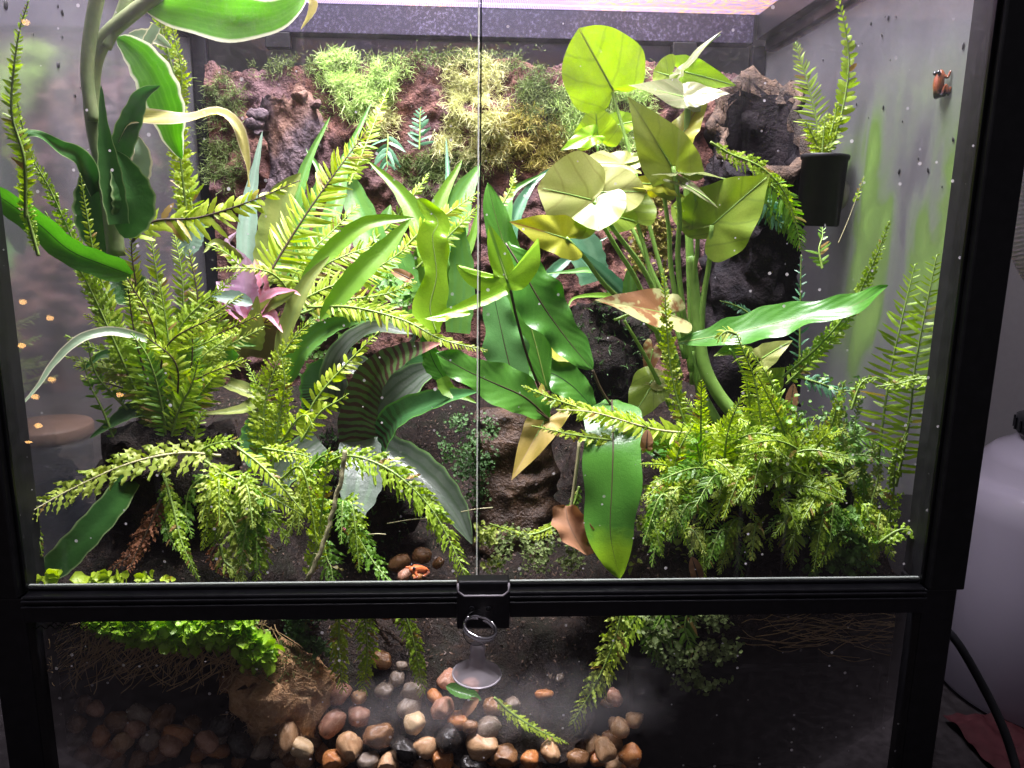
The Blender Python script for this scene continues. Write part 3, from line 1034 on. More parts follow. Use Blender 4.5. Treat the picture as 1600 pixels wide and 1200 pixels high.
# base tray, and added black sheets shutting out light below the soil
box_part('base', (-0.2838, -0.004, TABLE+0.0005), (0.2838, 0.0222, TABLE+0.010), 'black', TK)
box_part('base', (-0.3000, 0.0226, TABLE+0.0005), (0.3000, DEP, TABLE+0.0098), 'black_matte', TK)
for s in (-1, 1):
    x0, x1 = sorted((s*(HW-0.0012), s*(HW-0.0004)))
    box_part('added_blackout', (x0, 0.0232, TABLE+0.0102), (x1, DEP-0.013, -0.030), 'black_matte', TK, 0.0)
box_part('added_blackout', (-HW+0.018, DEP-0.0022, TABLE+0.0102), (HW-0.018, DEP-0.0012, 0.0), 'black_matte', TK, 0.0)
# sill between doors and low pane, with its two ridges
box_part('sill', (-0.2838, -0.0085, -0.0205), (0.2838, 0.0045, -0.0030), 'black', TK, 0.001)
for z, yy, dz in ((-0.0052, -0.0105, 0.0014), (-0.0085, -0.0112, 0.0016)):
    box_part('sill_ridge', (-0.2838, yy, z-dz), (0.2838, -0.0088, z), 'black', TK, 0.0004)
box_part('sill_channel', (-0.2836, -0.0012, -0.0028), (0.2836, 0.0040, -0.0008), 'black', TK, 0.0004)
# low front pane
mb = MB()
mb.grid(np.array([[(x, 0.0015, z) for z in (TABLE+0.0105, -0.0207)] for x in (-0.2838, 0.2838)]))
mb.build('low_pane', MT['low_glass'], TK, smooth=False)
tc_ = bpy.data.curves.new('water_mark', 'FONT')
tc_.body = 'Max. Water Level'
wp = P(78, 968, -0.0004, None)
tc_.size = 15*M_PER_PX(wp)
tc_.extrude = 0.00005
tc_.materials.append(MT['black_matte'])
tmp_ = bpy.data.objects.new('water_mark_text', tc_)
COL.objects.link(tmp_)
bpy.context.view_layer.update()
wm_ = bpy.data.meshes.new_from_object(tmp_.evaluated_get(bpy.context.evaluated_depsgraph_get()))
bpy.data.objects.remove(tmp_)
to = bpy.data.objects.new('water_mark', wm_)
COL.objects.link(to)
to.parent = TK
to.rotation_euler = (math.radians(90), 0, 0)
to.location = wp-BASE[TK.name]
mb = MB()
a_, b_, c_ = P(58, 970, -0.0004, None), P(72, 970, -0.0004, None), P(65, 957, -0.0004, None)
mb.tube([a_, b_, c_, a_], 0.00028, 5)
mb.build('warning_triangle', MT['black_matte'], TK)
mb = MB()
mb.tube(np.array([P(52+i*2.2, 980+2.6*math.sin(i*0.9), -0.0004, None) for i in range(60)]), 0.0003, 5)
mb.build('water_line', MT['black_matte'], TK)
# doors: pane, lower edge, meeting edge; light carried in the glass painted pale
SEAM = P(748, 500, 0)[0]
for s in (-1, 1):
    x0, x1 = sorted((s*(OPEN-0.0006), SEAM+s*0.0011))
    mb = MB()
    mb.grid(np.array([[(x, 0.0012, z) for z in (0.0004, RAILZ-0.0005)] for x in (x0, x1)]))
    d = mb.build('door', MT['door_glass'], TK, smooth=False)
    e = MB()
    e.box((x0, -0.0002, -0.0006), (x1, 0.0028, 0.0001))
    e.build('lower_edge', MT['edge_sill'], d, smooth=False)
    e = MB()
    xa, xb = sorted((SEAM+s*0.0002, SEAM+s*0.00105))
    e.grid(np.array([[(x, -0.0008 if s < 0 else -0.0006, z) for z in np.linspace(0.0004, RAILZ-0.0005, 20)] for x in (xa, xb)]))
    e.build('meeting_edge', MT['edge_pale' if s < 0 else 'edge_dark'], d, smooth=False)
# wire screen lid
mb = MB()
mb.grid(np.array([[(x, y, RAILZ+0.0295) for y in (0.0228, DEP-0.0142)] for x in (-0.2843, 0.2843)]))
mb.build('screen_lid', MT['screen'], TK, smooth=False)
# latch across the two doors
lp = P(755, 946, -0.016)
q = M_PER_PX(lp)
lx0, lx1 = lp[0]-41*q, lp[0]+41*q
LT, LB = P(755, 909, -0.0225)[2], P(755, 984, -0.0225)[2]
latch = box_part('latch', (lx0, -0.0225, LB), (lx1, -0.0118, LT), 'black', TK, 0.0015)
clear = NT('clear_plastic')
pr = clear.pbsdf((0.55, 0.50, 0.58), 0.12, 0.6)
tr_ = clear.n('BsdfTransparent')
MT['clear'] = clear.done(clear.mixsh(0.5, pr, tr_.outputs[0]))
clip = MB()
clip.box((lx0+0.001, -0.0062, 0.0006), (lx1-0.0005, -0.0018, 0.0046))
clip.build('clip', MT['clear'], latch, smooth=False, bevel=0.0004)
rim = MB()
rim.tube([(lx0+0.0008, -0.0236, LT-0.0005), (lx0+0.0008, -0.0240, LT-0.0055), (lx0+0.0045, -0.0240, LT-0.0085), (lx1-0.0045, -0.0240, LT-0.0085), (lx1-0.0008, -0.0240, LT-0.0055), (lx1-0.0008, -0.0236, LT-0.0005)], 0.0007, 6)
rim.build('bracket_rim', plain_mat('grey_rim', (0.30, 0.28, 0.30), 0.35), latch)  # rim in a paler grey than the latch
for px in (737, 763):
    b = P(px, 952, -0.0232)
    mb = MB()
    mb.lathe([(0.0018, -0.001), (0.0016, 0.0003), (0.0010, 0.0010), (0.0002, 0.0013)], b, (0, -1, 0), 16)
    mb.build('rivet', MT['black'], latch)


def torus(mb, c, R_, r_, nrm, n=48, m_=10, a0=0, a1=6.28319, pitch=0.0):
    nrm = unit(nrm)
    a = unit(np.cross(nrm, (0.2, 0.3, 0.93)))
    b = np.cross(nrm, a)
    th = np.linspace(a0, a1, n)
    pts = np.asarray(c)+R_*(np.cos(th)[:, None]*a+np.sin(th)[:, None]*b)+nrm*(pitch*th/6.28319)[:, None]
    mb.tube(pts, r_, m_)


rc = P(749, 985, -0.031)
rg = thing('split_ring', rc, 'tilted silver split ring hanging from the black door latch', 'ring')
mb = MB()
torus(mb, rc, 0.0098, 0.0010, (0.28, -0.12, 0.95), 80, 10, 0, 6.28319*1.9, 0.0017)
mb.build('coil', MT['chrome'], rg)
mb = MB()
torus(mb, rc+np.array([-0.001, 0.004, -0.0005]), 0.0103, 0.00025, (0.5, -0.80, 0.32), 60, 6)
mb.build('wire_loop', MT['black_matte'], rg)

cup = NT('clear_rubber')
pr = cup.pbsdf((0.80, 0.74, 0.78), 0.16, 0.6)
t1 = cup.n('BsdfTransparent')
t1.inputs[0].default_value = (0.97, 0.94, 0.96, 1)
lw = cup.n('LayerWeight')
lw.inputs[0].default_value = 0.35
tl_ = cup.n('BsdfTranslucent')
tl_.inputs[0].default_value = (0.9, 0.85, 0.9, 1)
pr = cup.mixsh(0.55, pr, tl_.outputs[0])
MT['cup'] = cup.done(cup.mixsh(cup.ramp(lw.outputs['Facing'], -1.1, 0.8), t1.outputs[0], pr))
cb = P(745, 1049, -0.019)
sc_ = thing('suction_cup', cb, 'clear rubber suction cup with a knob, below the silver ring', 'suction cup')
q = M_PER_PX(cb)
mb = MB()
Rm = 38*q
mb.lathe([(Rm*0.97, -0.0012), (Rm, -0.0004), (Rm*0.96, 0.0006), (Rm*0.75, 0.0026), (Rm*0.5, 0.0048), (Rm*0.34, 0.0066), (Rm*0.30, 0.0078)], cb-np.array([0, 0, 0.0012]), (0.03, -0.05, 1), 48, False)
fl_ = mb.build('flange', MT['cup'], sc_)
mb = MB()
torus(mb, cb-np.array([0, 0, 0.0014]), Rm*0.985, 0.0006, (0.03, -0.05, 1), 64, 8)
mb.build('rim', plain_mat('cup_rim_highlight', (0.62, 0.58, 0.62), 0.2, 0.6), fl_)  # pale ring puts the flange's edge highlight into its colour
mb = MB()
mb.lathe([(Rm*0.33, 0.0062), (Rm*0.34, 0.0100), (Rm*0.29, 0.0108), (Rm*0.30, 0.0130), (Rm*0.33, 0.0165), (Rm*0.29, 0.0188), (Rm*0.16, 0.0203), (Rm*0.02, 0.0207)], cb, (0.03, -0.05, 1), 32, False)
mb.build('knob', MT['cup'], sc_)

# ---------------------------------------------------------------- lamp over the lid
LP = thing('led_lamp', (LAMP_POS[0], LAMP_POS[1], LAMP_POS[2]), 'white light panel shining down through the wire screen lid', 'lamp')
box_part('housing', (LAMP_POS[0]-0.24, LAMP_POS[1]-0.19, LAMP_POS[2]+0.002), (LAMP_POS[0]+0.24, LAMP_POS[1]+0.255, LAMP_POS[2]+0.03), 'black', LP)
for lo_, hi_ in (((-0.300, 0.405, 0.4535), (0.300, 0.409, LAMP_POS[2])), ((-0.300, -0.0048, 0.4535), (-0.296, 0.4048, LAMP_POS[2])), ((0.296, -0.0048, 0.4535), (0.300, 0.4048, LAMP_POS[2]))):
    box_part('added_light_block', lo_, hi_, 'black_matte', LP, 0.0)  # unseen panels added to keep lamp spill off the wall and surroundings
ld = bpy.data.lights.new('panel_light', 'AREA')
ld.shape = 'RECTANGLE'
ld.size, ld.size_y = LAMP_SIZE
ld.energy = LAMP_POWER
ld.color = LAMP_COLOR
ld.spread = math.radians(120)
lo = bpy.data.objects.new('panel_light', ld)
COL.objects.link(lo)
lo.parent = LP
lo.rotation_euler = (0, 0, 0)
# unseen fill lamp, added to brighten the wall and the jug
RL = thing('added_fill_lamp', (0.98, 0.22, 0.62), 'unseen added lamp brightening the grey wall and jug beside the tank', 'lamp')
mb = MB()
mb.lathe([(0.10, 0.02), (0.16, 0.05), (0.10, 0.10), (0.02, 0.12)], (0.98, 0.22, 0.62), (0, 0, 1), 32, False)
mb.build('fill_lamp_shade', MT['hose'], RL)
rd_ = bpy.data.lights.new('added_fill_light', 'AREA')
rd_.shape = 'DISK'
rd_.size = 0.2
rd_.energy = FILL_POWER
rd_.color = (1.0, 0.93, 0.95)
ro_ = bpy.data.objects.new('added_fill_light', rd_)
COL.objects.link(ro_)
ro_.parent = RL
ro_.rotation_euler = (0.5, -0.5, 0)

# ================================================================== planted back panel
TOPPX = [(200, 95), (290, 100), (330, 95), (352, 105), (372, 112), (400, 104), (432, 112), (450, 100), (500, 102), (560, 98), (600, 96), (625, 92), (640, 78), (660, 82), (700, 86), (745, 92), (770, 94),
         (800, 88), (830, 100), (846, 112), (862, 100), (900, 92), (960, 98), (1010, 92), (1060, 100), (1100, 110), (1180, 120), (1260, 130)]
TOPW = [P(a, b, 0.382, None) for a, b in TOPPX]
tx = np.array([p[0] for p in TOPW])
tz = np.array([p[2] for p in TOPW])
nbx, nbz = 230, 130
xs = np.linspace(-0.283, 0.283, nbx)
grid = np.zeros((nbx, nbz, 3))
for i, x in enumerate(xs):
    zt = np.interp(x, tx, tz)+0.004*noise.noise(Vector((x*160, 3.3, 1.0)))+0.002*noise.noise(Vector((x*420, 5.3, 1.0)))
    z = np.linspace(-0.02, zt, nbz)
    grid[i, :, 0] = x
    grid[i, :, 2] = z
    for j in range(nbz):
        p = (x, 0.0, z[j])
        b = 0.016*max(0, nz(p, 14.0, 2.0)+0.35)+0.006*nz(p, 60.0, 4.0)+0.003*nz(p, 170.0, 7.0)
        edge = min(1.0, (nbz-1-j)/8.0)
        grid[i, j, 1] = 0.394-0.004-max(0.001, b)*(0.35+0.65*edge)
PANEL = grid


def on_panel(px, py):
    """point of the back panel seen at a pixel"""
    Y = 0.38
    for _ in range(4):
        p = P(px, py, Y, None)
        i = int(np.clip((p[0]+0.283)/0.566*(nbx-1), 0, nbx-1))
        row = PANEL[i]
        j = int(np.clip((p[2]+0.02)/(row[-1, 2]+0.02)*(nbz-1), 0, nbz-1))
        Y = row[j, 1]
    return P(px, py, Y, None)


mb = MB()
mb.grid(grid)
back = thing('back_panel', (0, 0.394, -0.02), 'reddish brown peat panel with a ragged top edge lining the back', 'panel')
mb.build('panel', MT['peat'], back)

# cork bark slab on the panel
mb = MB()
gx, gz = 26, 60
G_ = np.zeros((gx, gz, 3))
for j, v in enumerate(np.linspace(0, 1, gz)):
    py = 150+v*235
    cx = 452+8*math.sin(v*5)-v*8
    hwid = 44-8*v+9*math.sin(v*9)
    for i, u in enumerate(np.linspace(-1, 1, gx)):
        p = P(cx+u*hwid, py, 0.374-0.018*(1-u*u)**0.5, None)
        G_[i, j] = p
G_ = displaced(G_*np.array([1, 1, 0.3]), 70.0, 0.0045, 5.0)*np.array([1, 1, 1/0.3])
G_ = displaced(G_, 190.0, 0.0015, 1.0)
mb.grid(G_)
brk = thing('cork_bark', P(450, 385, 0.37), 'curved slab of grey purple cork bark upright on the back panel', 'bark')
mb.build('slab', MT['bark'], brk)
mb = MB()
for (px, py, r) in ((402, 178, 15), (398, 192, 13), (408, 205, 10), (470, 152, 14), (492, 163, 12)):
    c = P(px, py, 0.358)
    th, ph = np.meshgrid(np.linspace(0.05, 3.1, 12), np.linspace(0, 6.283, 17)[:-1], indexing='ij')
    R_ = r*M_PER_PX(c)
    S_ = np.stack([np.sin(th)*np.cos(ph), np.sin(th)*np.sin(ph)*0.7, np.cos(th)*0.55], -1)*R_+c
    mb.grid(displaced(S_, 90.0, 0.004, px), closed=True)
tag(mb.build('knots', MT['bark'], brk), kind='stuff')


def poly_pts(poly, n, rs):
    poly = np.array(poly, float)
    lo, hi = poly.min(0), poly.max(0)
    out = []
    while len(out) < n:
        c = rs.uniform(lo, hi)
        ins = False
        k = len(poly)
        for i in range(k):
            a, b = poly[i], poly[i-1]
            if (a[1] > c[1]) != (b[1] > c[1]) and c[0] < (b[0]-a[0])*(c[1]-a[1])/(b[1]-a[1])+a[0]:
                ins = not ins
        if ins:
            out.append(c)
    return np.array(out)


# moss on the panel
MOSS = [
    ('moss_lime', [(498, 92), (540, 85), (562, 100), (556, 128), (590, 150), (588, 180), (556, 185), (530, 160), (512, 140)], 2600, 'bright lime feathery moss on the back panel beside the tall fern tip', .0085),
    ('moss_lime', [(585, 102), (630, 98), (640, 120), (612, 150), (612, 165), (585, 160), (575, 140)], 1300, 'small pale green moss tuft high on the panel near its top edge', .008),
    ('moss_pale', [(590, 165), (612, 165), (616, 205), (600, 212), (580, 190)], 700, 'cream moss tuft just above the two dark fern leaves', .008),
    ('moss_pale', [(700, 105), (745, 90), (790, 110), (785, 150), (780, 185), (790, 215), (790, 250), (690, 250), (672, 240), (695, 205), (712, 180), (695, 150)], 5200, 'broad cream and yellow moss column behind the door seam', .0085),
    ('moss_gold', [(780, 170), (830, 170), (890, 200), (900, 250), (840, 265), (790, 262), (760, 250), (770, 210)], 3000, 'golden brown moss patch beside the cream moss column', .0075),
    ('moss_dull', [(812, 130), (870, 118), (885, 150), (870, 185), (830, 205), (805, 170)], 1900, 'grey green stringy moss patch behind the tall round leaf', .007),
    ('moss_lime', [(875, 140), (950, 135), (1010, 110), (1020, 200), (990, 240), (890, 220), (868, 190)], 4200, 'pale lime moss cushion behind the arrowhead leaves', .0085),
    ('moss_dull', [(620, 250), (690, 235), (760, 255), (740, 300), (680, 300), (640, 285)], 2000, 'olive moss along the foot of the cream moss column', .007),
    ('moss_dull', [(318, 130), (360, 120), (385, 150), (370, 190), (330, 180)], 700, 'dull green moss patch on the panel beside the hanging fern', .006),
    ('moss_dull', [(315, 200), (365, 205), (390, 260), (360, 300), (320, 280)], 900, 'dark olive moss low on the panel left of the cork bark', .006),
    ('moss_dull', [(470, 160), (500, 155), (505, 195), (480, 200)], 350, 'little moss tuft on the edge of the cork bark', .006),
    ('moss_dull', [(400, 96), (640, 92), (640, 106), (400, 116)], 900, 'thin mossy fringe along the ragged panel top left of the seam', .005),
    ('moss_dull', [(640, 78), (850, 90), (850, 112), (640, 100)], 900, 'thin mossy fringe along the ragged panel top at the seam', .005),
]
for mt, poly, n, lab, ln in MOSS:
    rs = np.random.default_rng(n+int(poly[0][0]))
    uv = poly_pts(poly, int(n*2.6), rs)+rs.normal(0, 7, (int(n*2.6), 2))
    uv = uv[[i for i in range(len(uv)) if noise.noise(Vector((uv[i][0]*0.05, uv[i][1]*0.05, n*0.37)))+rs.normal(0, 0.12) > -0.10]]
    n = len(uv)
    pts = np.array([on_panel(a, b) for a, b in uv])
    pts[:, 1] -= rs.uniform(0.0, 0.006, n)*np.array([0.6+0.8*noise.noise(Vector((a*0.04, b*0.04, 3.0))) for a, b in uv]).clip(0, 2)
    mb = MB()
    fuzz(mb, pts, np.tile(np.array([0, -1.0, 0.35]), (n, 1)), ln*0.95, 0.00062, rs, 1.1)
    tag(mb.build('moss', MT[mt], None), lab, 'moss', kind='stuff')

# ================================================================== driftwood tube and stump
LOGA, LOGB = P(1165, 620, 0.25), P(1190, 118, 0.235)
ax = unit(LOGB-LOGA)
sd = unit(np.cross(ax, (0, -1, 0)))
fw = np.cross(sd, ax)
n1, n2 = 46, 56
G_ = np.zeros((n1, n2, 3))
Lg = np.linalg.norm(LOGB-LOGA)
th = np.linspace(0, 2*math.pi, n2, endpoint=False)
for i, v in enumerate(np.linspace(0, 1, n1)):
    r0 = 0.040+0.010*(1-v)**2
    top = LOGA+ax*Lg*v
    for j, a in enumerate(th):
        slant = (0.016*math.cos(a)+0.006*math.sin(3*a+1)-0.085*(0.5+0.5*math.sin(a))**1.3)*v**3
        r = r0*(1+0.10*math.sin(a*3+v*4)+0.06*math.sin(a*7+2))
        G_[i, j] = top+(sd*math.cos(a)+fw*math.sin(a))*r*np.array([0.92, 1, 1])+ax*slant
G_ = displaced(G_, 40.0, 0.010, 11.0)
G_ = displaced(G_, 150.0, 0.003, 12.0)
G_[..., 0] = np.minimum(G_[..., 0], 0.2935)
log = thing('driftwood', LOGA, 'upright hollow dark driftwood trunk beside the black tube pot', 'driftwood')
mb = MB()
mb.grid(G_, closed=True)
mb.build('trunk', MT['log'], log)
# crusted pale lip round the opening and dark hollow inside
c0 = G_[-1].mean(0)
outer, inner = G_[-1], c0+(G_[-1]-c0)*0.84
R_ = np.stack([outer*0.985+c0*0.015-ax*0.004, outer*1.02-c0*0.02-ax*0.001, outer*1.01-c0*0.01+ax*0.003, (outer+inner)/2+ax*0.005, inner+ax*0.002, inner-ax*0.008])
R_ = displaced(np.repeat(R_, 1, 0), 130.0, 0.005, 4.0)
R_[..., 0] = np.minimum(R_[..., 0], 0.2942)
mb = MB()
mb.grid(R_, closed=True)
mb.build('rim', MT['log_rim'], log)
H_ = np.stack([inner-ax*0.002, inner-ax*0.05, inner-ax*0.11, c0+(inner-c0)*0.05-ax*0.13])
mb = MB()
mb.grid(H_, closed=True)
mb.build('hollow', MT['log'], log)

SA, SB = P(805, 905, 0.165), P(805, 640, 0.20)
n1, n2 = 50, 40
G_ = np.zeros((n1, n2, 3))
th = np.linspace(0, 2*math.pi, n2, endpoint=False)
for i, v in enumerate(np.linspace(0, 1, n1)):
    r0 = 0.036-0.006*v+0.0009*math.sin(v*34)+0.0008*math.sin(v*61+1)
    for j, a in enumerate(th):
        r = r0*(1+0.10*math.sin(a*2+1)+0.05*math.sin(a*5+v*3))
        G_[i, j] = SA+(SB-SA)*v+np.array([math.cos(a)*r, math.sin(a)*r*0.7, 0])
G_ = displaced(G_, 45.0, 0.006, 31.0)
G_[-1] = G_[-1].mean(0)
stp = thing('stump', SA, 'ridged wet brown stump in the dark gap behind the door seam', 'stump')
mb = MB()
mb.grid(G_, closed=True)
mb.build('wood', MT['stump'], stp)


def lump(name, px, py, Y, rx, ry, rz, mat, label, cat, seed, amp=0.010, s=45.0, kind=None, parts='body'):
    c = P(px, py, Y)
    th, ph = np.meshgrid(np.linspace(0.02, math.pi-0.02, 30), np.linspace(0, 2*math.pi, 41)[:-1], indexing='ij')
    S_ = np.stack([np.sin(th)*np.cos(ph)*rx, np.sin(th)*np.sin(ph)*ry, np.cos(th)*rz], -1)+c
    S_ = displaced(S_, s, amp, seed)
    S_ = displaced(S_, s*4, amp*0.3, seed+3)
    S_[..., 1] = np.maximum(S_[..., 1], 0.006)
    mb = MB()
    mb.grid(S_, closed=True)
    t = thing(name, c-np.array([0, 0, rz]), label, cat)
    mb.build(parts, MT[mat], t)
    return t, S_


coir, CS = lump('coir_mound', 440, 1085, 0.036, 0.034, 0.022, 0.036, 'coir', 'tan fibrous coir mound with mossy top beside the hanging fronds', 'mound', 2)
rs = np.random.default_rng(4)
pts = CS.reshape(-1, 3)
pts = pts[(pts[:, 1] < 0.04)]
sel = pts[rs.integers(0, len(pts), 1800)]+rs.normal(0, 0.001, (1800, 3))
mb = MB()
fuzz(mb, sel, unit(sel-pts.mean(0)), 0.0035, 0.0003, rs, 0.9)
tag(mb.build('fibres', G('coir_fibre', (0.58, 0.35, 0.17), (0.78, 0.54, 0.32), 0.2, rough=0.9), coir), kind='stuff')
top = pts[pts[:, 2] > np.quantile(pts[:, 2], 0.70)]
sel = top[rs.integers(0, len(top), 1100)]+rs.normal(0, 0.002, (1100, 3))
mb = MB()
fuzz(mb, sel, np.tile([0, -0.3, 1.0], (1100, 1)), 0.0032, 0.0008, rs, 0.6)
tag(mb.build('moss_cap', MT['moss_dull'], coir), kind='stuff')

for a in ((265, 745, 0.10, 0.050, 0.040, 0.045, 'dark rooty mound under the big sword fern', 21), (1180, 790, 0.075, 0.060, 0.040, 0.045, 'dark soil mound hidden under the dense green fern mass', 33),
          (560, 770, 0.17, 0.06, 0.035, 0.05, 'black wet root mass below the banded bromeliad', 41), (940, 560, 0.30, 0.05, 0.03, 0.06, 'dark mossy bank behind the long wavy leaf', 57)):
    t, S_ = lump('root_mound', *a[:6], 'soil', a[6], 'mound', a[7], 0.014)
    if a[7] in (57, 41):
        rs = np.random.default_rng(a[7])
        pts = S_.reshape(-1, 3)
        pts = pts[pts[:, 1] < a[2]+0.005]
        sel = pts[rs.integers(0, len(pts), 1500)]
        mb = MB()
        fuzz(mb, sel, np.tile([0, -0.6, 0.6], (1500, 1)), 0.0042, 0.0014, rs, 0.7)
        tag(mb.build('moss', MT['moss_dark'], t), kind='stuff')

# black drainage foam under the bank and a dark slope in the middle distance
box = thing('drainage_foam', (0.19, 0.03, TABLE+0.0101), 'black foam drainage block filling the dark low corner', 'foam')
mb = MB()
v = [(0.095, 0.022), (0.282, 0.010), (0.282, 0.3), (0.095, 0.3)]
mb.box((0.100, 0.024, TABLE+0.0101), (0.282, 0.25, -0.078))
mb.build('block', MT['foam'], box, smooth=False, bevel=0.004)

# ================================================================== dracaena
DR = thing('dracaena', P(182, 400, 0.10), 'variegated dracaena with a bent thick stem and white edged leaves by the misted pane', 'dracaena')
mb = MB()
c, _ = resample(C([(182, 400), (168, 290), (150, 210), (143, 150), (148, 95), (168, 55), (205, 22), (250, -12)], 0.10, 0.10), 40)
mb.tube(c, np.linspace(0.0052, 0.0062, 40)*np.linspace(1.15, 0.75, 40), 14)
mb.build('stem', MT['drac_stem'], DR)
mb = MB()
c, _ = resample(C([(146, 190), (137, 130), (138, 80), (147, 20), (158, -30)], 0.094, 0.092), 30)
mb.tube(c, np.linspace(0.0040, 0.0046, 30), 12)
mb.build('stem', MT['drac_stem'], DR)
mb = MB()
c, _ = resample(C([(165, 75), (190, 20), (205, -25)], 0.098, 0.105), 20)
mb.tube(c, np.linspace(0.0035, 0.0040, 20), 10)
mb.build('stem', MT['drac_stem'], DR)
DL = [
    ([(222, 8), (290, 18), (360, 30), (420, 26), (462, 6), (478, -12)], 66, 'drac', 'lance', (.10, .12), dict(up=.15, fold=.2, wave=.05, wfreq=2)),
    ([(478, -12), (489, 4), (485, 22), (470, 46)], 16, 'drac_yellow', 'spear', (.12, .12), dict(up=.1, fold=.4)),
    ([(182, 58), (212, 82), (238, 118), (258, 165), (270, 215), (284, 248)], 58, 'drac', 'lance', (.105, .13), dict(up=.2, fold=.3)),
    ([(178, 232), (198, 190), (250, 184), (300, 184), (342, 178), (372, 200), (385, 245), (388, 292)], 24, 'drac_yellow', 'lance', (.10, .12), dict(up=.25, fold=.3, wave=.25, wfreq=2, twist=(10, 50))),
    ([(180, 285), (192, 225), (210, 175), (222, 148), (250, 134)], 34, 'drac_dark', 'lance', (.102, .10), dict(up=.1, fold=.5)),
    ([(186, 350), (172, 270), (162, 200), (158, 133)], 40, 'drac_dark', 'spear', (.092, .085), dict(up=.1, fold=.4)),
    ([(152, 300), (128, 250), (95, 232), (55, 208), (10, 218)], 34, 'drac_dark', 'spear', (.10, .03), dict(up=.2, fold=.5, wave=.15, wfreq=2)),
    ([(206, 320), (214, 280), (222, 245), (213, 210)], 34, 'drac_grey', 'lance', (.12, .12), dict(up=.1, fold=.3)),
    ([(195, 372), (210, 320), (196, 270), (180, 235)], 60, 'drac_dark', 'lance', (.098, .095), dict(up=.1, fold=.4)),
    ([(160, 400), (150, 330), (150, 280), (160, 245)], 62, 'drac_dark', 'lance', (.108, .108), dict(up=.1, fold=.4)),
    ([(205, 430), (165, 415), (110, 392), (60, 350), (0, 308), (-40, 285)], 44, 'strap', 'strap', (.09, .01), dict(up=.3, fold=.4, twist=35)),
    ([(215, 475), (190, 440), (165, 420)], 60, 'drac_dark', 'lance', (.10, .10), dict(up=.2)),
    ([(230, 530), (175, 518), (125, 530), (85, 566), (58, 605), (20, 648)], 18, 'drac_grey', 'spear', (.08, .02), dict(up=.3, fold=.4)),
    ([(240, 590), (195, 560), (160, 555), (128, 580)], 30, 'drac_dark', 'spear', (.09, .075), dict(up=.4, fold=.4)),
    ([(265, 640), (215, 640), (180, 658), (140, 685)], 36, 'drac_dark', 'spear', (.09, .07), dict(up=.3, fold=.5)),
    ([(245, 40), (225, 75), (212, 110)], 18, 'drac_grey', 'spear', (.13, .13), dict(up=.1)),
    ([(200, 55), (240, 58), (268, 75)], 20, 'drac_grey', 'lance', (.13, .15), dict(up=.1)),
    ([(70, 905), (140, 830), (190, 770), (225, 700)], 44, 'drac_dark', 'strap', (.03, .075), dict(up=.2, fold=.3)),
]
for pts, wpx, mt, pf, Y, kw in DL:
    leaf(DR, pts, wpx, mt, pf, Y, **kw)

# ================================================================== bromeliads
def rosette(name, base, label, leaves):
    t = thing(name, base, label, 'bromeliad')
    for pts, wpx, mt, pf, Y, kw in leaves:
        leaf(t, pts, wpx, mt, pf, Y, **kw)
    return t


rosette('bromeliad', P(388, 560, 0.14), 'pink and mauve flushed bromeliad rosette beside the sword fern', [
    ([(388, 500), (382, 455), (385, 402)], 40, 'brom_mauve', 'lance', (.142, .15), dict(up=.2, fold=.5, curl=.3)),
    ([(396, 505), (408, 450), (398, 405)], 26, 'brom_pink', 'lance', (.145, .155), dict(up=.1, fold=.3)),
    ([(388, 505), (360, 465), (338, 440)], 36, 'brom_mauve', 'lance', (.142, .14), dict(up=.5, fold=.4)),
    ([(392, 500), (425, 462), (455, 456), (470, 462)], 32, 'brom_pink', 'spear', (.14, .125), dict(up=.5, fold=.4)),
    ([(392, 495), (415, 480), (440, 468), (462, 455)], 18, 'brom_olive', 'lance', (.14, .12), dict(up=.2)),
    ([(395, 490), (420, 490), (432, 505), (442, 520)], 26, 'brom_pink', 'spear', (.138, .12), dict(up=.3, fold=.4)),
    ([(385, 498), (345, 470), (322, 460)], 30, 'brom_pink', 'spear', (.14, .13), dict(up=.4, fold=.4)),
    ([(395, 475), (365, 466), (328, 464)], 24, 'brom_blue', 'lance', (.128, .12), dict(up=.35)),
    ([(392, 545), (398, 500), (402, 462)], 42, 'brom_olive', 'spear', (.125, .122), dict(up=.1)),
    ([(375, 560), (366, 515), (350, 480)], 52, 'brom_brown', 'brom', (.132, .135), dict(up=.05)),
    ([(410, 560), (418, 520), (422, 490)], 46, 'brom_brown', 'brom', (.134, .137), dict(up=.05)),
    ([(360, 570), (365, 540), (400, 540)], 26, 'brom', 'spear', (.115, .11), dict(up=.3, fold=.5)),
    ([(350, 555), (342, 520), (325, 500)], 30, 'brom_mauve', 'spear', (.13, .125), dict(up=.3)),
    ([(355, 600), (400, 620), (380, 640), (305, 648)], 30, 'brom_olive', 'spear', (.11, .09), dict(up=.5, fold=.4)),
])
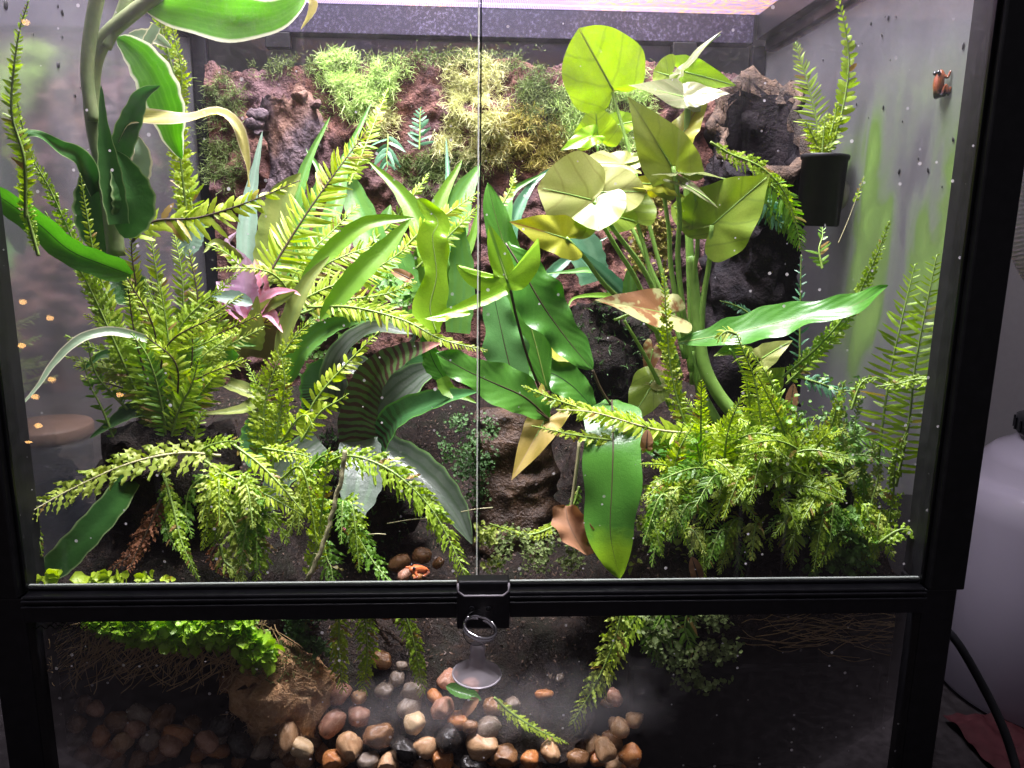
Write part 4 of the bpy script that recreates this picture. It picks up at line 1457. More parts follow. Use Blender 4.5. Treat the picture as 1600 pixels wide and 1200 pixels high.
rosette('bromeliad', P(420, 480, 0.22), 'grey green upright bromeliad in front of the cork bark', [
    ([(385, 440), (386, 360), (394, 290), (410, 205)], 34, 'brom_blue', 'spear', (.19, .24), dict(up=.05, fold=.4)),
    ([(440, 430), (455, 340), (480, 255), (516, 182)], 30, 'brom', 'spear', (.2, .25), dict(up=.05, fold=.5)),
    ([(420, 440), (430, 370), (440, 310), (470, 270)], 58, 'brom_olive', 'brom', (.2, .22), dict(up=.05, fold=.4)),
    ([(400, 450), (420, 390), (410, 330)], 46, 'brom_olive', 'spear', (.2, .22), dict(up=.05, fold=.4)),
    ([(380, 420), (340, 380), (318, 395)], 26, 'brom_olive', 'spear', (.19, .17), dict(up=.3, fold=.5)),
    ([(390, 420), (355, 385), (370, 362)], 24, 'brom_mauve', 'spear', (.19, .18), dict(up=.2, fold=.5)),
    ([(470, 420), (520, 330), (540, 250), (580, 160)], 30, 'brom', 'spear', (.24, .33), dict(up=.05, fold=.4)),
    ([(470, 440), (470, 360), (500, 280), (478, 232)], 30, 'brom', 'spear', (.26, .3), dict(up=.1, fold=.4)),
    ([(290, 400), (300, 370), (316, 340)], 34, 'brom_blue', 'lance', (.17, .18), dict(up=.2)),
])
rosette('bromeliad', P(690, 480, 0.27), 'leafy striped green bromeliad against the back panel behind the seam', [
    ([(640, 470), (590, 400), (562, 330), (535, 250)], 56, 'brom', 'brom', (.25, .31), dict(up=.1, fold=.35)),
    ([(690, 440), (660, 360), (625, 300), (576, 252)], 46, 'brom_lime', 'spear', (.25, .30), dict(up=.2, fold=.5)),
    ([(660, 470), (672, 380), (690, 310), (722, 250)], 50, 'brom_lime', 'spear', (.26, .31), dict(up=.1, fold=.4)),
    ([(680, 470), (700, 380), (720, 310), (752, 255)], 54, 'brom', 'brom', (.27, .32), dict(up=.1, fold=.4)),
    ([(715, 520), (722, 440), (718, 370), (725, 335)], 44, 'brom', 'brom', (.235, .25), dict(up=.05, fold=.3)),
    ([(700, 500), (715, 420), (738, 370), (748, 320)], 34, 'brom_lime', 'spear', (.24, .27), dict(up=.1, fold=.4)),
    ([(720, 460), (700, 330), (700, 280), (697, 215)], 22, 'brom_teal', 'spear', (.28, .34), dict(up=.1, fold=.4)),
    ([(640, 460), (620, 400), (600, 360), (610, 320)], 46, 'brom', 'brom', (.25, .3), dict(up=.1, fold=.4)),
    ([(500, 500), (560, 430), (605, 385), (642, 342)], 34, 'brom_lime', 'lance', (.13, .16), dict(up=.25, fold=.5)),
    ([(470, 440), (510, 400), (570, 352), (648, 340)], 26, 'brom_lime', 'lance', (.15, .17), dict(up=.3, fold=.5)),
    ([(430, 560), (455, 490), (480, 440), (515, 400)], 24, 'brom_olive', 'lance', (.12, .15), dict(up=.1, fold=.4)),
])
rosette('bromeliad', P(850, 480, 0.31), 'dark teal bromeliad behind the yellow arrowhead leaves', [
    ([(790, 420), (800, 350), (830, 290), (868, 258)], 28, 'brom_teal', 'spear', (.30, .34), dict(up=.1, fold=.4)),
    ([(780, 420), (790, 340), (800, 300), (850, 270)], 26, 'brom', 'spear', (.30, .33), dict(up=.1, fold=.4)),
    ([(830, 470), (860, 430), (900, 395), (950, 370)], 22, 'brom_teal', 'spear', (.29, .31), dict(up=.2, fold=.4)),
    ([(980, 470), (950, 440), (920, 410), (880, 375)], 34, 'brom_teal', 'spear', (.28, .25), dict(up=.3, fold=.5)),
    ([(960, 460), (930, 425), (890, 425), (850, 428)], 16, 'brom', 'spear', (.28, .27), dict(up=.4, fold=.4)),
    ([(930, 440), (915, 390), (900, 360), (930, 330)], 54, 'brom_teal', 'brom', (.29, .30), dict(up=.1, fold=.2)),
    ([(985, 480), (985, 430), (1000, 415), (1015, 408)], 26, 'brom', 'spear', (.26, .26), dict(up=.2, fold=.4)),
    ([(985, 490), (960, 465), (900, 465), (885, 488)], 14, 'brom_lime', 'spear', (.24, .2), dict(up=.4, fold=.4)),
])
rosette('bromeliad', P(580, 720, 0.15), 'large banded bromeliad with silvery arching leaves and maroon stripes', [
    ([(555, 720), (560, 650), (585, 590), (630, 556), (690, 536)], 62, 'zebra', 'brom', (.14, .09), dict(up=.25, fold=.35, twist=(-10, 15))),
    ([(570, 720), (600, 640), (650, 590), (700, 566)], 70, 'silver', 'brom', (.16, .15), dict(up=.3, fold=.3)),
    ([(575, 720), (620, 655), (690, 625), (748, 612)], 50, 'zebra_base', 'brom', (.145, .10), dict(up=.4, fold=.5)),
    ([(520, 640), (530, 560), (580, 515), (645, 522)], 50, 'silver', 'brom', (.18, .14), dict(up=.55, fold=.3)),
    ([(450, 600), (470, 550), (520, 512), (575, 500)], 34, 'brom', 'lance', (.14, .13), dict(up=.35, fold=.5)),
    ([(500, 640), (500, 590), (525, 560)], 60, 'zebra_base', 'brom', (.18, .18), dict(up=.1, fold=.3)),
    ([(560, 690), (566, 730), (560, 775), (538, 830)], 72, 'silver_tip', 'brom', (.13, .08), dict(up=.25, fold=.2)),
    ([(590, 700), (650, 735), (705, 790), (738, 850)], 62, 'silver', 'brom', (.15, .10), dict(up=.35, fold=.5)),
    ([(500, 690), (460, 720), (430, 760), (425, 800)], 52, 'silver', 'brom', (.13, .10), dict(up=.3, fold=.4)),
    ([(600, 620), (640, 580), (690, 565), (720, 580)], 40, 'zebra_base', 'brom', (.19, .18), dict(up=.3, fold=.4)),
    ([(540, 560), (600, 590), (640, 540), (650, 520)], 40, 'silver', 'spear', (.18, .17), dict(up=.3, fold=.3)),
    ([(430, 640), (400, 700), (390, 730)], 60, 'zebra_base', 'lance', (.14, .12), dict(up=.1, fold=.3)),
])

# ================================================================== wavy strap leaved fern
ST = thing('strap_fern', P(850, 660, 0.14), 'strap fern with long wavy glossy leaves and dark ribs on both sides of the seam', 'fern')
DK = ('stem_dark', 0.0009)
SL = [
    ([(682, 520), (672, 480), (682, 430), (676, 370), (684, 345), (652, 310)], 54, 'strap_lime', 'waist', (.10, .12), dict(up=.1, fold=.2, wave=.07, wfreq=3, rib=('stem_green', .0007))),
    ([(855, 610), (832, 520), (800, 420), (775, 340), (762, 285)], 60, 'strap', 'wavy', (.16, .18), dict(up=.1, fold=.15, wave=.05, wfreq=4, rib=('stem_green', .0007))),
    ([(790, 380), (815, 420), (850, 480), (890, 535), (926, 578)], 74, 'strap', 'wavy', (.13, .10), dict(up=.2, fold=.12, wave=.085, wfreq=3.5, rib=DK)),
    ([(812, 625), (796, 570), (782, 510), (768, 445)], 66, 'strap_grey', 'wavy', (.13, .15), dict(up=.3, fold=.12, wave=.06, wfreq=3, rib=('stem_dark', .0006))),
    ([(858, 655), (822, 622), (780, 602), (735, 582), (680, 552)], 72, 'strap', 'wavy', (.10, .08), dict(up=.35, fold=.12, wave=.085, wfreq=3.5, rib=DK)),
    ([(700, 600), (680, 570), (668, 540), (662, 520)], 34, 'strap', 'wavy', (.12, .12), dict(up=.1, fold=.2, wave=.05)),
    ([(690, 590), (700, 610), (725, 620), (745, 630)], 26, 'brom_lime', 'spear', (.115, .11), dict(up=.3, fold=.3)),
    ([(956, 625, .105), (957, 655, .085), (958, 700, .064), (956, 765, .052), (954, 835, .043), (968, 905, .036)], 92, 'strap_tip', 'strap', (.07, .035), dict(up=.25, fold=.10, wave=.06, wfreq=2.2, rib=DK)),
    ([(1060, 535), (1120, 525), (1190, 510), (1260, 492), (1330, 478), (1388, 446)], 62, 'strap', 'wavy', (.13, .05), dict(up=.45, fold=.2, wave=.05, wfreq=4, rib=('stem_green', .0006))),
    ([(985, 680), (1050, 705), (1110, 730), (1165, 752)], 56, 'strap', 'wavy', (.09, .07), dict(up=.4, fold=.15, wave=.06, rib=('stem_dark', .0006))),
    ([(930, 640), (890, 600), (850, 580), (800, 582)], 52, 'strap', 'wavy', (.17, .19), dict(up=.3, fold=.2, wave=.05)),
    ([(905, 560), (870, 540), (845, 500), (835, 460)], 44, 'syn_yellow', 'lance', (.18, .2), dict(up=.2, fold=.2)),
    ([(735, 490), (705, 490), (690, 497), (665, 498)], 18, 'strap_lime', 'lance', (.09, .085), dict(up=.4, fold=.3)),
]
for pts, wpx, mt, pf, Y, kw in SL:
    leaf(ST, pts, wpx, mt, pf, Y, nc=11, ns=40, **kw)
polar_leaf(ST, P(793, 440, 0.088), P(763, 348, 0.095), 0.062, 'strap_lime', 'trilobe', up=.05, bend=.05, cup=.05, wave=.05, seed=8, rib='stem_green')
leaf(ST, [(790, 452), (750, 470), (700, 488), (664, 497)], 26, 'strap_lime', 'spear', (.086, .078), up=.3, fold=.3)
for pts, Y in (([(797, 450), (808, 500), (825, 560), (845, 612)], (.09, .12)), ([(858, 655), (835, 640), (800, 615), (760, 602)], (.10, .09)), ([(926, 578), (940, 610), (960, 640)], (.10, .1)), ([(960, 655), (1000, 690), (1060, 735)], (.075, .08))):
    c, _ = resample(C(pts, *Y), 20)
    mb = MB()
    mb.tube(c, 0.0011, 6)
    mb.build('leaf_stalk', MT['stem_dark'], ST)

# ================================================================== arrowhead plant
SY = thing('arrowhead_plant', P(1085, 640, 0.16), 'tall arrowhead plant with pale yellow green leaves on long stalks', 'arrowhead plant')


def stalk(pts, Y, r=0.0019, mat='petiole'):
    c, _ = resample(C(pts, *Y), 26)
    mb = MB()
    mb.tube(c, np.linspace(r*1.35, r*0.8, 26), 8)
    mb.build('leaf_stalk', MT[mat], SY)


SYL = [  # base pixel + Y, tip pixel + Y, width px, material, shape, options
    ((958, 140, .21), (905, 45, .19), 128, 'syn', 'oval', dict(up=.0, bend=.02, cup=.10, wave=.03)),
    ((934, 215, .24), (930, 160, .23), 74, 'syn', 'heart', dict(up=.0, bend=.05, wave=.06)),
    ((965, 195, .25), (1003, 185, .24), 40, 'strap_lime', 'heart', dict(up=.2)),
    ((925, 212, .23), (878, 230, .22), 34, 'strap_lime', 'heart', dict(up=.3)),
    ((1062, 112, .19), (1122, 40, .18), 30, 'syn_clear', 'arrow', dict(up=.4, twist=35, skew=.4)),
    ((1045, 118, .19), (1022, 110, .19), 60, 'syn', 'oval', dict(up=.2)),
    ((1070, 112, .20), (1152, 132, .19), 46, 'strap_lime', 'heart', dict(up=.1, bend=.2)),
    ((1070, 150, .17), (985, 128, .16), 56, 'syn_clear', 'heart', dict(up=.45, bend=.05)),
    ((1070, 150, .17), (1140, 142, .16), 50, 'syn_clear', 'heart', dict(up=.45, bend=.1)),
    ((1052, 262, .14), (984, 150, .13), 88, 'syn_olive', 'heart', dict(up=.0, bend=.08, cup=.14, twist=-15)),
    ((1062, 215, .165), (1108, 128, .17), 50, 'syn_yellow', 'heart', dict(up=.1, twist=25)),
    ((925, 312, .13), (845, 290, .12), 136, 'syn_pale', 'oval', dict(up=.22, bend=.12, cup=.05, wave=.06)),
    ((930, 305, .135), (935, 355, .11), 96, 'syn', 'oval', dict(up=.05, bend=.08, cup=.05, wave=.05)),
    ((935, 300, .135), (1010, 295, .13), 84, 'syn_pale', 'oval', dict(up=.3, bend=.12, cup=.05, wave=.05)),
    ((975, 255, .165), (890, 248, .16), 50, 'syn_pale', 'heart', dict(up=.5, bend=.1)),
    ((975, 255, .17), (1030, 244, .17), 40, 'syn_olive', 'heart', dict(up=.5, bend=.1)),
    ((1036, 290, .145), (1040, 228, .14), 50, 'syn_yellow', 'heart', dict(up=.1)),
    ((1034, 288, .14), (955, 280, .13), 36, 'syn_yellow', 'arrow', dict(up=.3)),
    ((885, 372, .115), (800, 344, .10), 66, 'syn_yellow', 'heart', dict(up=.25, bend=.1, wave=.06)),
    ((985, 330, .17), (1010, 300, .17), 80, 'syn', 'oval', dict(up=.2)),
    ((950, 335, .15), (1000, 345, .15), 50, 'syn', 'oval', dict(up=.2)),
    ((1112, 352, .14), (1204, 270, .125), 118, 'syn', 'heart', dict(up=.1, bend=.10, cup=.06, wave=.05)),
    ((1110, 345, .145), (1050, 320, .15), 70, 'syn', 'oval', dict(up=.1)),
    ((1060, 268, .14), (1160, 268, .14), 40, 'syn_clear', 'arrow', dict(up=.75)),
    ((1066, 285, .135), (1125, 315, .12), 22, 'syn_clear', 'arrow', dict(up=.5)),
    ((1042, 488, .13), (935, 462, .11), 76, 'syn_brown', 'heart', dict(up=.45, bend=.1, cup=.3)),
    ((1020, 600, .14), (982, 660, .12), 62, 'syn', 'heart', dict(up=.2, bend=.1)),
    ((1015, 600, .14), (1032, 575, .15), 50, 'syn_pale', 'oval', dict(up=.3)),
    ((1020, 545, .16), (1010, 590, .15), 30, 'syn_brown', 'heart', dict(up=.1, cup=.5)),
    ((852, 655, .10), (800, 748, .07), 66, 'syn_gold', 'arrow', dict(up=.1, bend=.08, cup=.1)),
    ((1160, 540, .11), (1120, 552, .10), 30, 'syn', 'heart', dict(up=.2)),
    ((1190, 560, .12), (1235, 530, .11), 40, 'syn_pale', 'heart', dict(up=.3)),
    ((1200, 600, .12), (1225, 575, .11), 44, 'syn', 'heart', dict(up=.1)),
]
for i, (b, t, wpx, mt, shp, kw) in enumerate(SYL):
    bb, tt = P(*b), P(*t)
    polar_leaf(SY, bb, tt, wpx*M_PER_PX(bb), mt, shp, seed=i*5+1, **kw)
for pts, Y, r in [
    ([(1070, 560), (1035, 430), (990, 260), (957, 145)], (.17, .21), .0016),
    ([(1040, 470), (975, 330), (938, 260), (934, 215)], (.18, .24), .0015),
    ([(1085, 600), (1078, 400), (1072, 250), (1075, 160)], (.16, .17), .0030),
    ([(1080, 580), (1060, 420), (1062, 330), (1052, 260)], (.15, .14), .0020),
    ([(1075, 560), (1050, 430), (1045, 360), (1035, 290)], (.15, .145), .0018),
    ([(1060, 600), (1020, 450), (960, 360), (928, 315)], (.155, .13), .0021),
    ([(1045, 570), (1000, 450), (965, 390), (935, 340)], (.16, .14), .0020),
    ([(1030, 520), (950, 450), (915, 405), (885, 372)], (.15, .115), .0018),
    ([(1095, 600), (1098, 480), (1108, 410), (1112, 352)], (.15, .14), .0021),
    ([(1100, 590), (1085, 450), (1090, 380), (1085, 290)], (.155, .145), .0017),
    ([(1060, 570), (1025, 460), (1005, 380), (985, 320)], (.165, .17), .0018),
    ([(1065, 590), (1040, 520), (1000, 490), (960, 500)], (.15, .13), .0014),
    ([(1050, 640), (1010, 560), (975, 500)], (.14, .14), .0016),
    ([(1070, 640), (1045, 560), (1030, 510), (1042, 488)], (.14, .13), .0018),
    ([(1175, 630), (1160, 580), (1140, 545)], (.11, .10), .0010),
    ([(870, 625), (858, 640), (852, 655)], (.11, .10), .0012),
]:
    stalk(pts, Y, r)
stalk([(1160, 660), (1125, 620), (1100, 570), (1090, 500), (1080, 400)], (.14, .155), .0046)
stalk([(1120, 660), (1095, 610), (1080, 550)], (.15, .155), .0036)

# ================================================================== ferns
def fern(base, label, fronds, group=None, name='sword_fern'):
    t = thing(name, base, label, 'fern', group)
    for f in fronds:
        kw = dict(f[4]) if len(f) > 4 else {}
        fr(t, f[0], f[1], f[2], f[3], **kw)
    return t


DST = dict(stem='stem_dark')
L_F = []
rs = np.random.default_rng(23)
for i in range(32):
    a = rs.uniform(-0.8, 0.72)
    ln = rs.uniform(150, 280)
    Yb = rs.uniform(.075, .115)
    t_ = (262+math.sin(a)*ln, 690-math.cos(a)*ln)
    m_ = (262+math.sin(a)*ln*0.30+rs.normal(0, 10), 690-math.cos(a)*ln*0.62)
    t_ = (t_[0]+(25 if a > 0 else -25)*rs.uniform(0.2, 1.4), t_[1]+rs.uniform(0, 30))
    L_F.append(([(262, 695), m_, t_], rs.uniform(50, 70), ['fern', 'fern_mid', 'fern', 'fern_olive'][i % 4], (Yb, Yb+rs.uniform(-.02, .03)), dict(gap_px=9.5, seed=900+i, stem=['stem_dark', 'stem_green'][i % 2], ruffle=float(rs.choice([0, .5])))))
fern(P(262, 700, 0.10), 'large bright sword fern spraying upward from the corner mound', [
    ([(255, 690), (235, 560), (212, 440), (206, 378), (225, 352)], 62, 'fern', (.10, .10), dict(stem='stem_dark', start=.25, gap_px=9)),
    ([(206, 378), (240, 346), (310, 340), (390, 315), (468, 282)], 78, 'fern', (.10, .13), dict(stem='stem_dark', start=.02, gap_px=17, taper=1.2)),
    ([(250, 690), (180, 520), (125, 400), (80, 300), (45, 235), (25, 150)], 46, 'fern_mid', (.09, .03), dict(gap_px=10, ruffle=.5)),
    ([(245, 690), (190, 560), (140, 450), (100, 380), (70, 330)], 44, 'fern_mid', (.085, .05), dict(gap_px=10, ruffle=.4)),
    ([(248, 690), (205, 560), (170, 470), (150, 410), (135, 330), (125, 270)], 40, 'fern', (.09, .08), dict(gap_px=10)),
    ([(40, 340), (38, 250), (18, 170), (28, 60), (45, 0)], 38, 'fern_mid', (.02, .015), dict(gap_px=10)),
    ([(60, 400), (40, 320), (35, 260), (32, 200)], 26, 'fern_mid', (.03, .025), dict(gap_px=9, ruffle=.5)),
    ([(258, 690), (240, 560), (215, 470), (185, 400)], 66, 'fern', (.095, .10), dict(stem='stem_dark', gap_px=9)),
    ([(262, 690), (262, 560), (248, 450), (232, 350)], 66, 'fern', (.10, .12), dict(gap_px=9)),
    ([(266, 690), (285, 560), (285, 440), (272, 360)], 70, 'fern_mid', (.105, .13), dict(gap_px=9)),
    ([(268, 690), (300, 590), (310, 480), (295, 390)], 70, 'fern', (.10, .13), dict(stem='stem_dark', gap_px=9)),
    ([(270, 690), (320, 600), (340, 520), (345, 440)], 62, 'fern_mid', (.11, .13), dict(gap_px=9)),
    ([(268, 690), (310, 620), (345, 580), (380, 560)], 56, 'fern', (.09, .085), dict(gap_px=9)),
    ([(255, 690), (215, 600), (185, 530), (165, 470)], 56, 'fern_mid', (.088, .08), dict(gap_px=9)),
    ([(258, 690), (228, 590), (210, 520), (200, 450)], 60, 'fern_mid', (.08, .08), dict(stem='stem_dark', gap_px=9)),
    ([(264, 690), (270, 600), (262, 520), (250, 440)], 62, 'fern_mid', (.08, .085), dict(gap_px=9)),
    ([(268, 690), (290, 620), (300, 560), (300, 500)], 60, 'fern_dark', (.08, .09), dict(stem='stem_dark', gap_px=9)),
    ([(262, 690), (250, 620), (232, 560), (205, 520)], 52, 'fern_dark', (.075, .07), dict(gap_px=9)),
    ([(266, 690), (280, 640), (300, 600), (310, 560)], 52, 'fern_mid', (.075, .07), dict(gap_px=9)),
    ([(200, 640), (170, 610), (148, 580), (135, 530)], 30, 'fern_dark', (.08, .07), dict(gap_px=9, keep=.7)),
    ([(180, 690), (160, 640), (140, 600), (130, 560)], 34, 'fern_dark', (.075, .07), dict(gap_px=10, keep=.6)),
]+L_F)
fern(P(300, 360, 0.17), 'narrow ruffled fern hanging in a bright ribbon beside the dracaena', [
    ([(294, 380), (290, 320), (282, 250), (276, 190), (284, 120), (272, 55), (262, 5)], 46, 'fern', (.17, .15), dict(gap_px=9, ruffle=.7)),
    ([(290, 400), (300, 330), (288, 270), (285, 220)], 60, 'fern_mid', (.18, .19), dict(gap_px=10)),
    ([(282, 150), (262, 80), (250, 30), (258, -10)], 52, 'fern_mid', (.16, .15), dict(gap_px=9, ruffle=.9)),
])
fern(P(420, 470, 0.17), 'upright lime fern with the long straight frond beside the pink bromeliad', [
    ([(408, 450), (440, 395), (485, 325), (530, 262), (576, 200)], 96, 'fern', (.15, .20), dict(stem='stem_dark', gap_px=10, rise=.12)),
    ([(545, 290), (570, 230), (590, 180), (606, 138)], 42, 'fern_mid', (.29, .34), dict(gap_px=8)),
    ([(455, 470), (500, 420), (550, 395), (600, 380)], 74, 'fern', (.17, .2), dict(gap_px=9)),
    ([(450, 480), (510, 450), (570, 430), (640, 385)], 66, 'fern', (.16, .19), dict(gap_px=9)),
    ([(440, 460), (480, 400), (520, 360), (560, 320)], 66, 'fern_mid', (.20, .24), dict(gap_px=9)),
    ([(470, 490), (530, 470), (600, 460), (650, 440)], 54, 'fern', (.15, .16), dict(gap_px=9)),
    ([(620, 400), (660, 360), (705, 330), (748, 300)], 52, 'fern', (.22, .24), dict(gap_px=9)),
    ([(650, 420), (690, 380), (720, 350), (750, 320)], 40, 'fern_mid', (.23, .25), dict(gap_px=9)),
    ([(560, 400), (610, 350), (650, 300), (670, 270)], 40, 'fern_mid', (.27, .3), dict(gap_px=9)),
    ([(480, 480), (550, 480), (630, 500), (690, 530), (762, 548)], 46, 'fern', (.14, .09), dict(gap_px=9)),
    ([(510, 490), (580, 480), (640, 500), (700, 540)], 46, 'fern_mid', (.15, .11), dict(gap_px=9)),
    ([(780, 330), (790, 310), (800, 290), (805, 265)], 22, 'fern_olive', (.26, .27), dict(gap_px=8)),
    ([(470, 500), (440, 440), (400, 420), (330, 420)], 30, 'fern_olive', (.17, .13), dict(gap_px=9)),
    ([(430, 500), (400, 450), (360, 400), (320, 380)], 40, 'fern_mid', (.18, .16), dict(gap_px=9)),
])
fern(P(440, 740, 0.09), 'curly lime fern standing in front of the banded bromeliad', [
    ([(420, 730), (412, 650), (430, 575), (462, 525), (492, 497)], 64, 'fern', (.09, .10), dict(gap_px=9, ruffle=.8)),
    ([(425, 735), (435, 660), (445, 600), (440, 560)], 56, 'fern', (.085, .09), dict(gap_px=9, ruffle=.9)),
    ([(470, 690), (490, 630), (540, 570), (592, 518)], 50, 'fern', (.09, .10), dict(gap_px=14, keep=.85)),
    ([(470, 690), (500, 645), (530, 625), (545, 615)], 40, 'fern', (.08, .075), dict(gap_px=11, keep=.7)),
    ([(440, 690), (465, 655), (480, 650), (490, 670)], 40, 'fern', (.08, .07), dict(gap_px=10, keep=.8)),
    ([(400, 720), (405, 650), (400, 600), (385, 570)], 46, 'fern_mid', (.10, .11), dict(gap_px=9, ruffle=.6)),
    ([(410, 700), (440, 705), (470, 710), (492, 718)], 40, 'fern', (.07, .06), dict(gap_px=10, ruffle=.9)),
])
fern(P(330, 715, 0.07), 'olive fern arching low across the corner toward the misted pane', [
    ([(345, 712), (280, 708), (200, 725), (110, 765), (34, 808)], 72, 'fern_olive', (.07, .02), dict(gap_px=15, ruffle=.8, rise=.15, taper=.55, stem='stem_pale')),
    ([(38, 805), (55, 830), (62, 850), (66, 870)], 22, 'fern_mid', (.02, .018), dict(gap_px=8)),
    ([(300, 720), (320, 700), (350, 690), (380, 690)], 44, 'fern_mid', (.07, .06), dict(gap_px=9, ruffle=.6)),
    ([(290, 720), (300, 690), (310, 660), (320, 640)], 40, 'fern_mid', (.08, .085), dict(gap_px=9)),
    ([(255, 740), (270, 790), (285, 850), (312, 908)], 34, 'fern_mid', (.06, .03), dict(gap_px=9, ruffle=.6)),
    ([(265, 740), (258, 790), (262, 830), (275, 860)], 40, 'fern_dark', (.065, .04), dict(gap_px=9, ruffle=.6)),
    ([(320, 720), (360, 745), (420, 775), (474, 806)], 48, 'fern', (.06, .035), dict(gap_px=9)),
    ([(365, 695), (405, 725), (440, 760), (475, 802)], 34, 'fern', (.06, .035), dict(gap_px=9)),
    ([(330, 740), (300, 760), (290, 800), (300, 840)], 44, 'fern_dark', (.07, .05), dict(gap_px=10, ruffle=.5)),
])
D_F = []
rs = np.random.default_rng(29)
for i in range(16):
    bx, by = rs.uniform(330, 540), rs.uniform(740, 800)
    dx = rs.uniform(-60, 60)
    Yb = rs.uniform(.045, .075)
    D_F.append(([(bx, by), (bx+dx*0.6, by+rs.uniform(-25, 15)), (bx+dx, min(by+rs.uniform(50, 120), 905))], rs.uniform(36, 56), ['fern', 'fern_mid', 'fern_olive', 'fern_dark'][i % 4], (Yb, max(.02, Yb-.03)), dict(gap_px=float(rs.uniform(7.5, 10)), ruffle=.9, seed=330+i)))
fern(P(430, 905, 0.03), 'ruffled pale fern cluster drooping behind the sill', D_F+[
    ([(335, 770), (365, 820), (378, 870), (380, 908)], 62, 'fern_olive', (.045, .02), dict(gap_px=10, ruffle=1.0)),
    ([(395, 790), (400, 830), (405, 870), (400, 908)], 60, 'fern_mid', (.05, .03), dict(gap_px=10, ruffle=1.0)),
    ([(350, 780), (390, 790), (430, 815), (450, 850)], 50, 'fern_mid', (.05, .035), dict(gap_px=10, ruffle=.8)),
    ([(480, 905), (495, 850), (505, 780), (514, 700)], 50, 'fern', (.03, .04), dict(gap_px=13, ruffle=.5)),
    ([(505, 840), (510, 870), (518, 890), (520, 912)], 60, 'fern_dark', (.05, .03), dict(gap_px=10, ruffle=1.0)),
    ([(540, 800), (560, 840), (585, 880), (610, 910)], 56, 'fern_dark', (.06, .03), dict(gap_px=11, ruffle=.8)),
    ([(345, 850), (350, 875), (365, 890), (375, 910)], 40, 'fern_olive', (.03, .02), dict(gap_px=9, ruffle=1.0)),
    ([(470, 770), (480, 740), (500, 715), (530, 705)], 36, 'fern_dark', (.05, .05), dict(gap_px=10)),
])
fern(P(520, 720, 0.08), 'long dark green frond arching down toward the latch', [
    ([(500, 730), (545, 712), (610, 735), (670, 790), (705, 850), (728, 902)], 66, 'fern_mid', (.08, .025), dict(gap_px=10.5, ruffle=.9, up=.3, rise=.3, taper=.45)),
])
mb = MB()
dead = thing('dead_stalk', P(482, 905, 0.022), 'bare grey fern stalk leaning behind the sill', 'stalk')
c, _ = resample(C([(480, 908), (505, 850), (525, 780), (541, 704)], .022, .04), 40)
mb.tube(displaced(c, 200, 0.001, 2), 0.0016, 8)
mb.build('stalk', MT['stem_pale'], dead)
mb = MB()
rs = np.random.default_rng(3)
sel = c[rs.integers(0, 40, 160)]
fuzz(mb, sel, rs.normal(0, 1, (160, 3)), 0.0026, 0.0006, rs, 0.3)
tag(mb.build('hairs', MT['stem_pale'], dead), kind='stuff')

R_F = [
    ([(1060, 690), (1010, 668), (940, 648), (870, 625), (815, 603)], 52, 'fern', (.08, .07), dict(gap_px=11, ruffle=.4)),
    ([(1200, 668), (1120, 676), (1030, 672), (930, 645), (870, 640)], 58, 'fern', (.08, .065), dict(gap_px=12, stem='stem_pale')),
    ([(1040, 700), (970, 690), (900, 680), (830, 665)], 34, 'fern', (.075, .06), dict(gap_px=10, ruffle=.5)),
    ([(1085, 700), (1060, 630), (1045, 550), (1037, 420)], 40, 'fern', (.08, .09), dict(gap_px=10, ruffle=.8, taper=.8)),
    ([(1205, 760), (1190, 660), (1178, 590), (1160, 545), (1150, 520)], 70, 'fern', (.06, .065), dict(gap_px=8, droop=.8, rise=.1)),
    ([(1150, 522), (1135, 518), (1120, 530)], 34, 'fern_olive', (.065, .065), dict(gap_px=7)),
    ([(1215, 780), (1225, 690), (1210, 610), (1175, 550)], 66, 'fern_mid', (.06, .065), dict(gap_px=8, droop=.9)),
    ([(1235, 790), (1240, 700), (1220, 640), (1195, 600)], 70, 'fern_mid', (.055, .055), dict(gap_px=8, droop=.9)),
    ([(1130, 790), (1110, 720), (1090, 660), (1070, 620)], 70, 'fern_mid', (.06, .07), dict(gap_px=9, droop=.5)),
    ([(1160, 780), (1140, 720), (1110, 680), (1080, 655)], 60, 'fern', (.055, .06), dict(gap_px=9, droop=.6)),
]
rs = np.random.default_rng(19)
for i in range(64):
    bx, by = rs.uniform(1060, 1330), rs.uniform(715, 800)
    a = rs.uniform(-0.35, math.pi+0.35)
    ln = rs.uniform(80, 150)
    tx_, ty_ = bx+math.cos(a)*ln, by+abs(math.sin(a))*ln*(0.75 if i % 2 else -0.55)-10
    mx, my = (bx+tx_)/2, (by+ty_)/2-rs.uniform(15, 40)
    tx_ = min(max(tx_, 985), 1400)
    ty_ = min(ty_, 895)
    Yb = rs.uniform(.045, .085)
    R_F.append(([(bx, by), (mx, my), (tx_, ty_)], rs.uniform(34, 58), ['fern', 'fern_mid', 'fern_mid', 'fern', 'fern_dark'][rs.integers(0, 5)], (Yb, max(.018, Yb-.035)), dict(gap_px=float(rs.uniform(7, 9.5)), ruffle=float(rs.choice([0, .5, .9])), droop=.2, seed=400+i)))
for i in range(34):
    bx, by = rs.uniform(1000, 1390), rs.uniform(780, 850)
    dx = rs.uniform(-70, 70)
    Yb = rs.uniform(.03, .06)
    R_F.append(([(bx, by), (bx+dx*0.5, by-rs.uniform(5, 25)), (min(max(bx+dx, 990), 1405), min(by+rs.uniform(20, 75), 902))], rs.uniform(30, 50), ['fern_mid', 'fern_mid', 'fern_olive', 'fern_dark'][rs.integers(0, 4)], (Yb, max(.016, Yb-.025)), dict(gap_px=float(rs.uniform(7, 9)), ruffle=.8, droop=.4, seed=600+i)))
